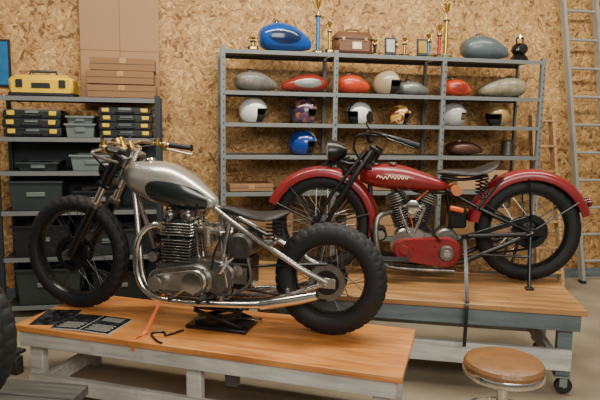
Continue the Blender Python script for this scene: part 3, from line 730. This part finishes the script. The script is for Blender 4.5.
# ------------------------------------------------------------------ room
OSB = osb_mat()
RW = D2R(11)
O = Vector((-0.65, 4.9, 0)); EX = Vector((math.cos(RW), math.sin(RW), 0)); EY = Vector((-math.sin(RW), math.cos(RW), 0))
def WL(s_, d_, z=0): p = O+EX*s_+EY*d_; return (p.x, p.y, z)
WALLD = 0.56
b = MB()
b.box((0, 0, 2.1), (14, 0.1, 4.2), OSB, b=0.001)
b.obj('wall_back', WL(1.0, WALLD+0.05, 0), RW)
def conc():
    m = bpy.data.materials.new('concrete_floor'); m.use_nodes = True
    nt = m.node_tree; N = nt.nodes; L = nt.links; p = N['Principled BSDF']
    tc = N.new('ShaderNodeTexCoord'); n1 = N.new('ShaderNodeTexNoise'); n1.inputs['Scale'].default_value = 1.7; n1.inputs['Detail'].default_value = 9
    L.new(tc.outputs['Object'], n1.inputs['Vector'])
    cr = N.new('ShaderNodeValToRGB'); L.new(n1.outputs['Fac'], cr.inputs[0]); e = cr.color_ramp.elements
    e[0].position = 0.3; e[0].color = lin((118, 106, 88)); e[1].position = 0.7; e[1].color = lin((162, 148, 126))
    L.new(cr.outputs[0], p.inputs['Base Color']); p.inputs['Roughness'].default_value = 0.5
    return m
b = MB(); b.box((0, 0, -0.05), (16, 16, 0.1), conc(), b=0.001); b.obj('floor', (0.5, 2.5, 0), RW)
b = MB(); b.box((0, 0, 0.05), (13.9, 0.02, 0.1), PGREY, b=0.002); b.obj('baseboard_back', WL(1.0, WALLD-0.011, 0), RW)

# ------------------------------------------------------------------ shelving
SHG = mat('grey_shelf_steel', (112, 115, 113), 0.5, 0.2, 0.1, 5)
SHB = mat('black_shelf_steel', (40, 46, 48), 0.5, 0.2, 0.15, 5)
LV = [0.12, 0.6, 1.02, 1.336, 1.61, 1.874, 2.21]
SX = [0, 0.96, 1.95, 2.92]
DP = 0.44
b = MB()
for x in SX:
    for y in (0.0, DP):
        b.box((x, y, 1.115), (0.04, 0.004, 2.23), SHG, b=0.001); b.box((x-0.018, y+(0.018 if y == 0 else -0.018), 1.115), (0.004, 0.036, 2.23), SHG, b=0.001)
        b.box((x, y, 0.004), (0.05, 0.05, 0.008), SHG)
        z = 0.1
        while z < 2.2:
            b.box((x+0.006, y-0.0025, z), (0.008, 0.002, 0.018), BLACK, b=0.0002) if y == 0 else None
            z += 0.06
for i in range(3):
    x0, x1 = SX[i]+0.012, SX[i+1]-0.012
    for z in LV:
        b.box(((x0+x1)/2, DP/2, z-0.008), (x1-x0, DP-0.01, 0.004), SHG, b=0.001)
        for y in (0.004, DP-0.004): b.box(((x0+x1)/2, y, z-0.02), (x1-x0, 0.004, 0.034), SHG, b=0.001)
b.obj('grey_steel_shelving', WL(0, 0, 0), RW)

SL = -1.77
LB = [0.1, 0.5, 0.88, 1.2, 1.47, 1.79]
b = MB()
WLs = 1.24
for x in (0, WLs):
    for y in (0.0, 0.42):
        b.box((x, y, 0.905), (0.04, 0.006, 1.81), SHB, b=0.001); b.box((x+(0.018 if x == 0 else -0.018), y+(0.018 if y == 0 else -0.018), 0.905), (0.006, 0.036, 1.81), SHB, b=0.001)
for z in LB:
    b.box((WLs/2, 0.21, z-0.008), (WLs-0.03, 0.41, 0.006), SHB, b=0.001)
    for y in (0.004, 0.416): b.box((WLs/2, y, z-0.02), (WLs-0.02, 0.006, 0.036), SHG if y < 0.1 else SHB, b=0.001)
b.box((WLs/2, 0.425, 0.78), (WLs-0.02, 0.004, 1.36), SHB, b=0.001)
b.obj('black_steel_shelving', WL(SL, 0.0, 0), RW)

# ------------------------------------------------------------------ things on the left shelf
CARD = mat('cardboard', (132, 96, 64), 0.8, 0, 0.1, 6)
CARD2 = mat('cardboard_light', (160, 124, 90), 0.8, 0, 0.08, 2)
YEL = mat('yellow_plastic', (222, 180, 36), 0.4, 0, 0.06)
TAPE = mat('packing_tape', (170, 130, 80), 0.3, 0, 0.05)
CLEAR = mat('smoky_lid', (84, 92, 96), 0.2, 0.1, 0.1)
GREYP = mat('grey_green_plastic', (104, 114, 110), 0.5, 0, 0.1)
GREYD = mat('dark_grey_green_plastic', (42, 49, 48), 0.5, 0, 0.1)
BLKP = mat('black_plastic', (26, 28, 30), 0.45, 0, 0.15)
def carton(name, s_, d_, z, L, W, H, rz=0.0, m=CARD):
    b = MB(); b.box((0, 0, H/2), (L, W, H), m, b=0.003)
    b.box((0, 0, H+0.0008), (L*0.98, 0.05, 0.0014), TAPE, b=0.0003); b.box((0, -W/2-0.0008, H-0.02), (0.05, 0.0014, 0.04), TAPE, b=0.0003)
    b.box((0, -W/2-0.0005, H*0.52), (L*0.995, 0.002, 0.003), BLKP, b=0.0003)
    return b.obj(name, WL(s_, d_, z), RW+rz)
zt = LB[-1]
for i, (dx, L, H) in enumerate(((0.0, 0.53, 0.1), (-0.01, 0.52, 0.105), (0.01, 0.50, 0.1), )):
    carton('cardboard_box' if i == 0 else 'cardboard_box.%03d' % i, SL+0.96+dx, 0.2, zt+0.001+0.107*i, L, 0.36, H, 0.01*i, CARD)
b = MB()
b.box((0, 0, 0.075), (0.48, 0.26, 0.15), YEL, b=0.02); b.box((0, 0, 0.016), (0.49, 0.27, 0.03), BLKP, b=0.008)
b.box((0, 0, 0.158), (0.4, 0.2, 0.02), YEL, b=0.01)
b.tube([(-0.1, -0.02, 0.162), (-0.1, -0.02, 0.2), (0.1, -0.02, 0.2), (0.1, -0.02, 0.162)], 0.011, BLKP, smooth=False)
for x in (-0.16, 0.16): b.box((x, -0.135, 0.1), (0.05, 0.014, 0.06), BLKP, b=0.005)
b.box((0, -0.133, 0.085), (0.14, 0.006, 0.04), BLKP)
b.obj('yellow_tool_case', WL(SL+0.34, 0.2, zt), RW)
def organizer(name, s_, z, L=0.44, H=0.07, d_=0.19):
    b = MB(); b.box((0, 0, H*0.45), (L, 0.32, H*0.9), BLKP, b=0.008); b.box((0, 0, H*0.94), (L*0.96, 0.3, H*0.12), CLEAR, b=0.004)
    for x in (-L*0.36, L*0.36): b.box((x, -0.166, H*0.6), (0.055, 0.012, H*0.5), YEL, b=0.004)
    b.tube([(-0.07, -0.16, H*0.35), (-0.06, -0.185, H*0.35), (0.06, -0.185, H*0.35), (0.07, -0.16, H*0.35)], 0.007, BLKP, smooth=False)
    b.box((0, -0.163, H*0.75), (0.1, 0.004, 0.02), GREYP)
    return b.obj(name, WL(s_, d_, z), RW)
n = 0
for (s_, cnt) in ((SL+0.27, 3), (SL+0.985, 4)):
    for k in range(cnt):
        organizer('small_parts_organizer' if n == 0 else 'small_parts_organizer.%03d' % n, s_+0.004*(-1)**k, LB[4]+0.001+0.0715*k if cnt < 4 else LB[4]+0.001+0.0615*k, H=0.07 if cnt < 4 else 0.06, L=0.43 if cnt < 4 else 0.42); n += 1
def bin_(name, s_, z, L, W, H, m, d_=0.18):
    b = MB(); t = 0.006
    def rg(l, w, z_): return [Vector((x*l/2, y*w/2, z_)) for x, y in ((-1, -1), (1, -1), (1, 1), (-1, 1))]
    b.loft([rg(L*0.9, W*0.9, 0), rg(L, W, H), rg(L+0.02, W+0.02, H), rg(L+0.02, W+0.02, H-0.015), rg(L+0.018, W+0.018, H), rg(L-2*t, W-2*t, H), rg(L*0.9-2*t, W*0.9-2*t, t)], m)
    b.box((0, -W*0.47-0.006, H*0.55), (L*0.35, 0.01, 0.035), GREYP, rot=(0.1, 0, 0))
    b.ell((0, 0, H*0.75), (L*0.38, W*0.36, H*0.22), BLKMET, nu=12, nv=8)
    return b.obj(name, WL(s_, d_, z), RW)
bin_('storage_bin', SL+0.63, LB[4], 0.22, 0.3, 0.11, GREYP); bin_('storage_bin.001', SL+0.63, LB[4]+0.111, 0.2, 0.28, 0.06, GREYP)
bin_('storage_bin.002', SL+0.72, LB[3], 0.34, 0.3, 0.13, GREYP); bin_('storage_bin.003', SL+0.3, LB[3], 0.3, 0.3, 0.07, GREYD); bin_('storage_bin.004', SL+1.06, LB[3], 0.24, 0.3, 0.1, GREYD)
bin_('storage_bin.005', SL+0.28, LB[2], 0.4, 0.34, 0.24, GREYD); bin_('storage_bin.006', SL+0.75, LB[2], 0.36, 0.34, 0.16, BLKP)
bin_('storage_bin.007', SL+0.3, LB[1], 0.42, 0.34, 0.26, BLKP); bin_('storage_bin.008', SL+0.85, LB[1], 0.42, 0.34, 0.22, GREYD)
bin_('storage_bin.009', SL+0.35, LB[0], 0.5, 0.34, 0.3, GREYD); bin_('storage_bin.010', SL+0.9, LB[0], 0.42, 0.34, 0.26, BLKP)
b = MB(); b.box((0, 0, 0.55), (0.66, 0.012, 1.1), CARD2, b=0.002); b.box((0, -0.007, 0.42), (0.655, 0.003, 0.004), CARD, b=0.0005); b.box((0.0, -0.007, 0.55), (0.004, 0.003, 1.08), CARD, b=0.0005)
b.obj('cardboard_sheet', WL(SL+0.91, 0.47, zt), RW)
b = MB(); BLUE = mat('blue_print', (30, 100, 150), 0.4, 0, 0.3, 12)
b.box((0, 0, 0.2), (0.4, 0.015, 0.4), BLKP); b.box((0, -0.009, 0.2), (0.36, 0.004, 0.36), BLUE, b=0.0005); b.box((0, -0.012, 0.2), (0.2, 0.002, 0.1), WHITE, b=0.0003)
b.obj('framed_poster', WL(SL-0.2, WALLD-0.012, 1.88), RW)

# ------------------------------------------------------------------ grey shelf contents
def tank_obj(name, s_, z, L, Wd, H, m, rz=0.0, d_=0.2, panel=None):
    b = MB()
    def tm(c):
        if panel and (abs((c.x+0.05*L)/(0.3*L)))**2+((c.z-H*0.5)/(H*0.24))**2 < 1 and abs(c.y) > Wd*0.2: return panel
        return m
    body(b, [(-L*0.5, H*0.5, 0.008, 0.008), (-L*0.49, H*0.5, Wd*0.25, H*0.22), (-L*0.4, H*0.5, Wd*0.42, H*0.38), (-L*0.18, H*0.52, Wd*0.5, H*0.5), (L*0.08, H*0.5, Wd*0.47, H*0.46), (L*0.3, H*0.42, Wd*0.33, H*0.33), (L*0.45, H*0.34, Wd*0.18, H*0.19), (L*0.5, H*0.3, 0.01, 0.01)], tm, nx=112, na=80, pw=2.4, flat=1.0)
    b.lathe([(0, -0.01), (0.028, -0.01), (0.03, 0.01), (0.024, 0.018), (0, 0.02)], (-L*0.17, 0, H*1.01), (0, 0, 1), CHROME, n=20)
    for y in (-1, 1): b.box((-L*0.1, y*Wd*0.16, 0.008), (L*0.5, 0.015, 0.016), BLKMET)
    b.cyl((L*0.2, -Wd*0.1, 0.03), (L*0.2, -Wd*0.1, 0.0), 0.008, BRASS)
    return b.obj(name, WL(s_, d_, z+0.0), RW+rz)
P_ = lambda n_, c, r=0.3, me=0.0, g=0.35: mat(n_, c, r, me, 0.12, 6, coat=0.35, grime=g)
TGREY = P_('tank_grey', (116, 110, 102), 0.5, 0, 0.6); TRED = P_('tank_red', (140, 40, 30)); TOR = P_('tank_orange', (196, 62, 26), 0.3, 0, 0.25); TBLU = P_('tank_blue', (16, 72, 150), 0.18, 0, 0)
TSIL = P_('tank_silver', (140, 144, 138), 0.3, 0.4); TBEI = P_('tank_olive', (140, 130, 106), 0.45, 0, 0.6); TBR = P_('tank_brown', (84, 44, 30), 0.5, 0, 0.6); TSL = P_('tank_slate', (84, 94, 100), 0.4)
TDB = P_('tank_navy', (18, 34, 70), 0.2, 0, 0)
tank_obj('fuel_tank', 0.30, LV[5], 0.38, 0.24, 0.17, TGREY, 0.2)
tank_obj('fuel_tank.001', 0.72, LV[5], 0.40, 0.24, 0.16, TRED, math.pi, panel=TSIL)
tank_obj('fuel_tank.002', 1.17, LV[5], 0.31, 0.24, 0.17, TOR)
tank_obj('fuel_tank.003', 1.75, LV[5], 0.32, 0.22, 0.13, TSIL, 0.1, 0.24)
tank_obj('fuel_tank.004', 2.17, LV[5], 0.28, 0.22, 0.16, TOR, panel=TRED)
tank_obj('fuel_tank.005', 2.62, LV[5], 0.44, 0.26, 0.19, TBEI, math.pi-0.1)
tank_obj('fuel_tank.006', 0.55, LV[6], 0.47, 0.28, 0.25, TBLU, 0.05, panel=TDB)
tank_obj('fuel_tank.007', 2.43, LV[6], 0.44, 0.28, 0.22, TSL, -0.1)
tank_obj('fuel_tank.008', 2.28, LV[3], 0.36, 0.24, 0.13, TBR)
LINER = mat('helmet_liner', (34, 30, 28), 0.9, 0, 0.1)
def helmet(name, s_, z, m, r=0.115, rz=0.0, d_=0.15, stripe=None, full=False):
    b = MB(); h = r*0.98
    def cut(c):
        a = math.atan2(c.x, -c.y)
        if c.z < -0.80: return True
        lo = -0.38 if full else -2
        return abs(a) < 0.85 and lo < c.z < 0.18
    def mm(c):
        if stripe and abs(c.x) < r*0.16: return stripe
        return m
    b.ell((0, 0, h*0.82), (r*0.93, r*1.08, h), mm, nu=48, nv=36, cut=cut, p=0.95)
    b.ell((0, 0.004, h*0.82), (r*0.86, r*1.0, h*0.93), LINER, nu=32, nv=24, cut=lambda c: c.z < -0.82 or (abs(math.atan2(c.x, -c.y)) < 0.7 and c.z < 0.12 and c.z > -0.3))
    pts = [(r*0.90*0.62*math.cos(t), r*1.04*0.62*math.sin(t), h*0.03+0.002) for t in [2*math.pi*i/24 for i in range(25)]]
    b.tube(pts, 0.006, LINER, n=6, smooth=False)
    rim = []
    for i in range(33):
        t = -0.85+1.7*i/32; rim.append((r*0.945*math.sin(t)*0.99, -r*1.09*math.cos(t)*0.985, h*(0.82+0.18)))
    b.tube(rim, 0.005, BLKP, n=6, smooth=False)
    for x in (-1, 0, 1): b.ell((x*r*0.4, -r*0.93+abs(x)*0.01, h*1.28), (0.007, 0.005, 0.007), CHROME, nu=8, nv=6)
    return b.obj(name, WL(s_, d_, z), RW+rz)
PURP = pattern_mat('helmet_purple_graphic', (52, 34, 58), (96, 66, 90), (150, 100, 60), 22)
LEOP = pattern_mat('helmet_yellow_graphic', (196, 150, 60), (120, 62, 34), (214, 190, 130), 34)
HBL = P_('helmet_blue', (24, 62, 140), 0.2, 0, 0); HGOLD = P_('helmet_gold', (160, 130, 80)); HSIL = P_('helmet_silver', (170, 170, 166)); HBEI = P_('helmet_beige', (168, 148, 120))
helmet('motorcycle_helmet', 0.27, LV[4], WHITE, 0.118, 1.0)
helmet('motorcycle_helmet.001', 0.71, LV[4], PURP, 0.122, 1.0, full=True)
helmet('motorcycle_helmet.002', 1.22, LV[4], WHITE, 0.11, -1.2, stripe=HBL)
helmet('motorcycle_helmet.003', 1.60, LV[4], LEOP, 0.1, 0.9)
helmet('motorcycle_helmet.004', 2.12, LV[4], HSIL, 0.115, 1.1, full=True)
helmet('motorcycle_helmet.005', 2.57, LV[4], HGOLD, 0.11, -1.0)
helmet('motorcycle_helmet.006', 0.71, LV[3], HBL, 0.12, 1.0, stripe=WHITE)
helmet('motorcycle_helmet.007', 1.47, LV[5], HBEI, 0.122, 0.75, d_=0.13, stripe=BRASS)
TBLUE = mat('trophy_blue_column', (40, 120, 170), 0.25, 0.4, 0.2); TGOLD = mat('trophy_gold', (206, 170, 80), 0.25, 0.9, 0.1); TRE = mat('trophy_red_column', (170, 40, 40), 0.3, 0.3, 0.2)
def trophy(name, s_, H, col, d_=0.2, w=0.06):
    b = MB(); b.box((0, 0, 0.02), (w*1.7, w*1.5, 0.04), BLKP, b=0.005)
    b.box((0, -w*0.76, 0.022), (w, 0.003, 0.02), TGOLD, b=0.0004)
    b.lathe([(0.0, 0.04), (w*0.32, 0.04), (w*0.32, H*0.6), (0, H*0.6)], (0, 0, 0), (0, 0, 1), col, n=16)
    b.lathe([(0, 0), (w*0.5, 0), (w*0.5, 0.012), (0, 0.012)], (0, 0, H*0.6), (0, 0, 1), BLKP, n=16)
    b.lathe([(0.0, 0), (w*0.2, 0), (w*0.09, H*0.06), (w*0.09, H*0.1), (w*0.36, H*0.16), (w*0.45, H*0.26), (w*0.4, H*0.26), (w*0.3, H*0.17), (0, H*0.13)], (0, 0, H*0.6+0.012), (0, 0, 1), TGOLD, n=20)
    for sg in (-1, 1): b.tube([(sg*w*0.36, 0, H*0.84), (sg*w*0.66, 0, H*0.85), (sg*w*0.6, 0, H*0.76), (sg*w*0.3, 0, H*0.75)], 0.004, TGOLD, n=6)
    b.ell((0, 0, H*0.93), (w*0.13, w*0.13, H*0.05), TGOLD, nu=12, nv=8)
    return b.obj(name, WL(s_, d_, LV[6]), RW)
for i, (s_, H, c, w, dd) in enumerate(((0.85, 0.55, TBLUE, 0.055, 0.25), (2.06, 0.58, TGOLD, 0.06, 0.25), (1.38, 0.17, BLKP, 0.045, 0.25), (1.58, 0.17, TRE, 0.05, 0.28), (1.66, 0.2, TGOLD, 0.045, 0.25), (1.89, 0.25, TBLUE, 0.045, 0.25), (1.975, 0.34, TRE, 0.045, 0.2), (0.26, 0.12, TGOLD, 0.05, 0.12), (0.925, 0.3, TGOLD, 0.04, 0.12))):
    trophy('trophy' if i == 0 else 'trophy.%03d' % i, s_, H, c, dd, w)
for i, s_ in enumerate((1.475, 1.775)):
    b = MB(); b.box((0, 0, 0.085), (0.1, 0.018, 0.15), BLKP, rot=(-0.15, 0, 0)); b.box((0, -0.011, 0.088), (0.075, 0.004, 0.11), TGOLD if i else HSIL, rot=(-0.15, 0, 0), b=0.0005); b.box((0, 0.02, 0.01), (0.1, 0.07, 0.015), BLKP)
    b.obj('award_plaque' if i == 0 else 'award_plaque.001', WL(s_, 0.11, LV[6]+0.0), RW)
b = MB(); BRL = mat('old_brown_leather', (104, 66, 44), 0.5, 0, 0.25, 10, 0.2, 60)
b.box((0, 0, 0.1), (0.34, 0.18, 0.2), BRL, b=0.035); b.box((0, 0, 0.135), (0.345, 0.185, 0.008), BLKMET, b=0.003)
b.tube([(-0.06, 0, 0.195), (-0.05, 0, 0.222), (0.05, 0, 0.222), (0.06, 0, 0.195)], 0.008, BRL)
for x in (-0.1, 0.1): b.box((x, -0.095, 0.135), (0.025, 0.008, 0.035), BRASS)
b.box((0.02, -0.0935, 0.08), (0.08, 0.004, 0.06), CREAM, b=0.001)
b.obj('vintage_leather_case', WL(1.15, 0.2, LV[6]), RW)
b = MB()
b.lathe([(0, 0), (0.085, 0), (0.09, 0.02), (0.07, 0.05), (0.05, 0.07), (0.075, 0.1), (0.07, 0.14), (0.04, 0.17), (0, 0.175)], (0, 0, 0), (0, 0, 1), BLACK, n=28)
b.lathe([(0, 0), (0.04, 0), (0.042, 0.01), (0, 0.014)], (0, -0.065, 0.12), (0, -1, 0.1), BLKMET, n=24)
b.tube([(-0.03, 0, 0.17), (-0.03, 0, 0.22), (0.03, 0, 0.22), (0.03, 0, 0.17)], 0.008, BLACK)
b.lathe([(0, 0), (0.02, 0), (0.012, 0.03), (0, 0.035)], (0, 0, 0.22), (0, 0, 1), CHROME)
b.obj('antique_lantern', WL(2.78, 0.2, LV[6]), RW)
b = MB(); b.lathe([(0, 0), (0.06, 0), (0.06, 0.13), (0.05, 0.14), (0, 0.14)], (0, 0, 0), (0, 0, 1), ALLOYD, n=24)
for k in range(6): b.lathe([(0.05, 0), (0.08, 0), (0.08, 0.005), (0.05, 0.005)], (0, 0, 0.015+0.018*k), (0, 0, 1), ALLOYD, n=24, closed=True)
b.obj('engine_cylinder', WL(2.72, 0.2, LV[3]), RW)
carton('cardboard_box.003', 0.36, 0.2, LV[1], 0.5, 0.32, 0.22); carton('cardboard_box.004', 1.4, 0.2, LV[1], 0.6, 0.32, 0.2, 0, CARD2); carton('cardboard_box.005', 2.4, 0.2, LV[1], 0.6, 0.34, 0.24)
carton('cardboard_box.006', 1.45, 0.2, LV[2], 0.5, 0.3, 0.16); carton('cardboard_box.007', 2.4, 0.2, LV[2], 0.5, 0.3, 0.18, 0, CARD2)
carton('cardboard_box.008', 0.24, 0.2, LV[2], 0.38, 0.3, 0.06, 0.05)

# ------------------------------------------------------------------ ladders
ALU = mat('ladder_aluminium', (176, 176, 170), 0.4, 0.5, 0.1)
b = MB()
p0 = Vector((2.96, 5.94, 0.0)); p1 = Vector((2.50, 5.97, 3.3)); dirv = (p1-p0); off = EX*0.36
def beam(b, a, c, w, t, m):
    a = Vector(a); c = Vector(c); d = (c-a).normalized(); n1 = (EX-d*EX.dot(d)).normalized(); n2 = d.cross(n1)
    R = []
    for p in (a, c): R.append([p+n1*(sx*w/2)+n2*(sy*t/2) for sx, sy in ((-1, -1), (1, -1), (1, 1), (-1, 1))])
    b.loft(R, m)
for o_ in (Vector((0, 0, 0)), off):
    beam(b, p0+o_+Vector((0, 0, 0.02)), p1+o_, 0.03, 0.07, ALU)
    b.box(p0+o_+Vector((0, 0, 0.015)), (0.05, 0.09, 0.03), RUBBER)
for k in range(11):
    t = 0.07+k*0.085; b.cyl(p0+dirv*t, p0+dirv*t+off, 0.015, ALU, n=10)
b.obj('aluminium_ladder')
b = MB(); LW = wood_mat('ladder_pine', (150, 112, 74), (180, 140, 96), (196, 158, 114), 0.5)
q0 = WL(3.07, 0.1, 0.01); q1 = WL(3.05, 0.36, 1.72); r0 = WL(3.34, 0.1, 0.01); r1 = WL(3.27, 0.36, 1.72)
beam(b, q0, q1, 0.03, 0.07, LW); beam(b, r0, r1, 0.03, 0.07, LW)
for k in range(7):
    t = 0.1+k*0.145
    a = Vector(q0).lerp(Vector(q1), t); c = Vector(r0).lerp(Vector(r1), t)
    b.box((a+c)/2, ((c-a).length, 0.08, 0.02), LW, rot=(0, 0, RW))
b.obj('wooden_step_ladder')

# ------------------------------------------------------------------ light, world, camera
w = bpy.data.worlds.new('workshop_daylight'); sc.world = w; w.use_nodes = True
wn = w.node_tree.nodes; wl = w.node_tree.links
bg = wn['Background']; bg.inputs[1].default_value = 0.30
tc = wn.new('ShaderNodeTexCoord'); sx = wn.new('ShaderNodeSeparateXYZ'); wl.new(tc.outputs['Generated'], sx.inputs[0])
rp = wn.new('ShaderNodeValToRGB'); mrr = wn.new('ShaderNodeMapRange'); mrr.inputs[1].default_value = -1; mrr.inputs[2].default_value = 1
wl.new(sx.outputs['Z'], mrr.inputs[0]); wl.new(mrr.outputs[0], rp.inputs[0])
e = rp.color_ramp.elements
e[0].position = 0.3; e[0].color = (0.12, 0.10, 0.08, 1); e[1].position = 1.0; e[1].color = (0.40, 0.37, 0.33, 1)
for p_, c_ in ((0.48, (0.2, 0.18, 0.15, 1)), (0.52, (1.0, 0.95, 0.88, 1)), (0.68, (1.2, 1.12, 1.0, 1)), (0.76, (0.45, 0.42, 0.37, 1))):
    x = e.new(p_); x.color = c_
wl.new(rp.outputs[0], bg.inputs[0])
def area(name, loc, rot, sx, sy, e, col):
    l = bpy.data.lights.new(name, 'AREA'); l.shape = 'RECTANGLE'; l.size = sx; l.size_y = sy; l.energy = e; l.color = col
    o = bpy.data.objects.new(name, l); sc.collection.objects.link(o); o.location = loc; o.rotation_euler = rot
area('garage_door_daylight', (1.5, -1.5, 3.4), (D2R(58), 0, D2R(8)), 3.8, 1.8, 240, (1.0, 0.96, 0.88))
area('ceiling_strip_light_1', (-0.8, 3.3, 3.9), (D2R(8), 0, RW), 3.2, 0.3, 140, (1.0, 0.94, 0.8))
area('ceiling_strip_light_2', (2.0, 3.8, 3.9), (D2R(8), 0, RW), 3.2, 0.3, 140, (1.0, 0.94, 0.8))
cam = bpy.data.cameras.new('camera'); co = bpy.data.objects.new('camera', cam); sc.collection.objects.link(co)
cam.lens = 35; cam.sensor_width = 36; cam.clip_start = 0.05
M = Matrix.Rotation(D2R(90-7.4), 4, 'X') @ Matrix.Rotation(D2R(0.85), 4, 'Z')
co.matrix_world = Matrix.Translation((0, 0, 1.6)) @ M
sc.camera = co
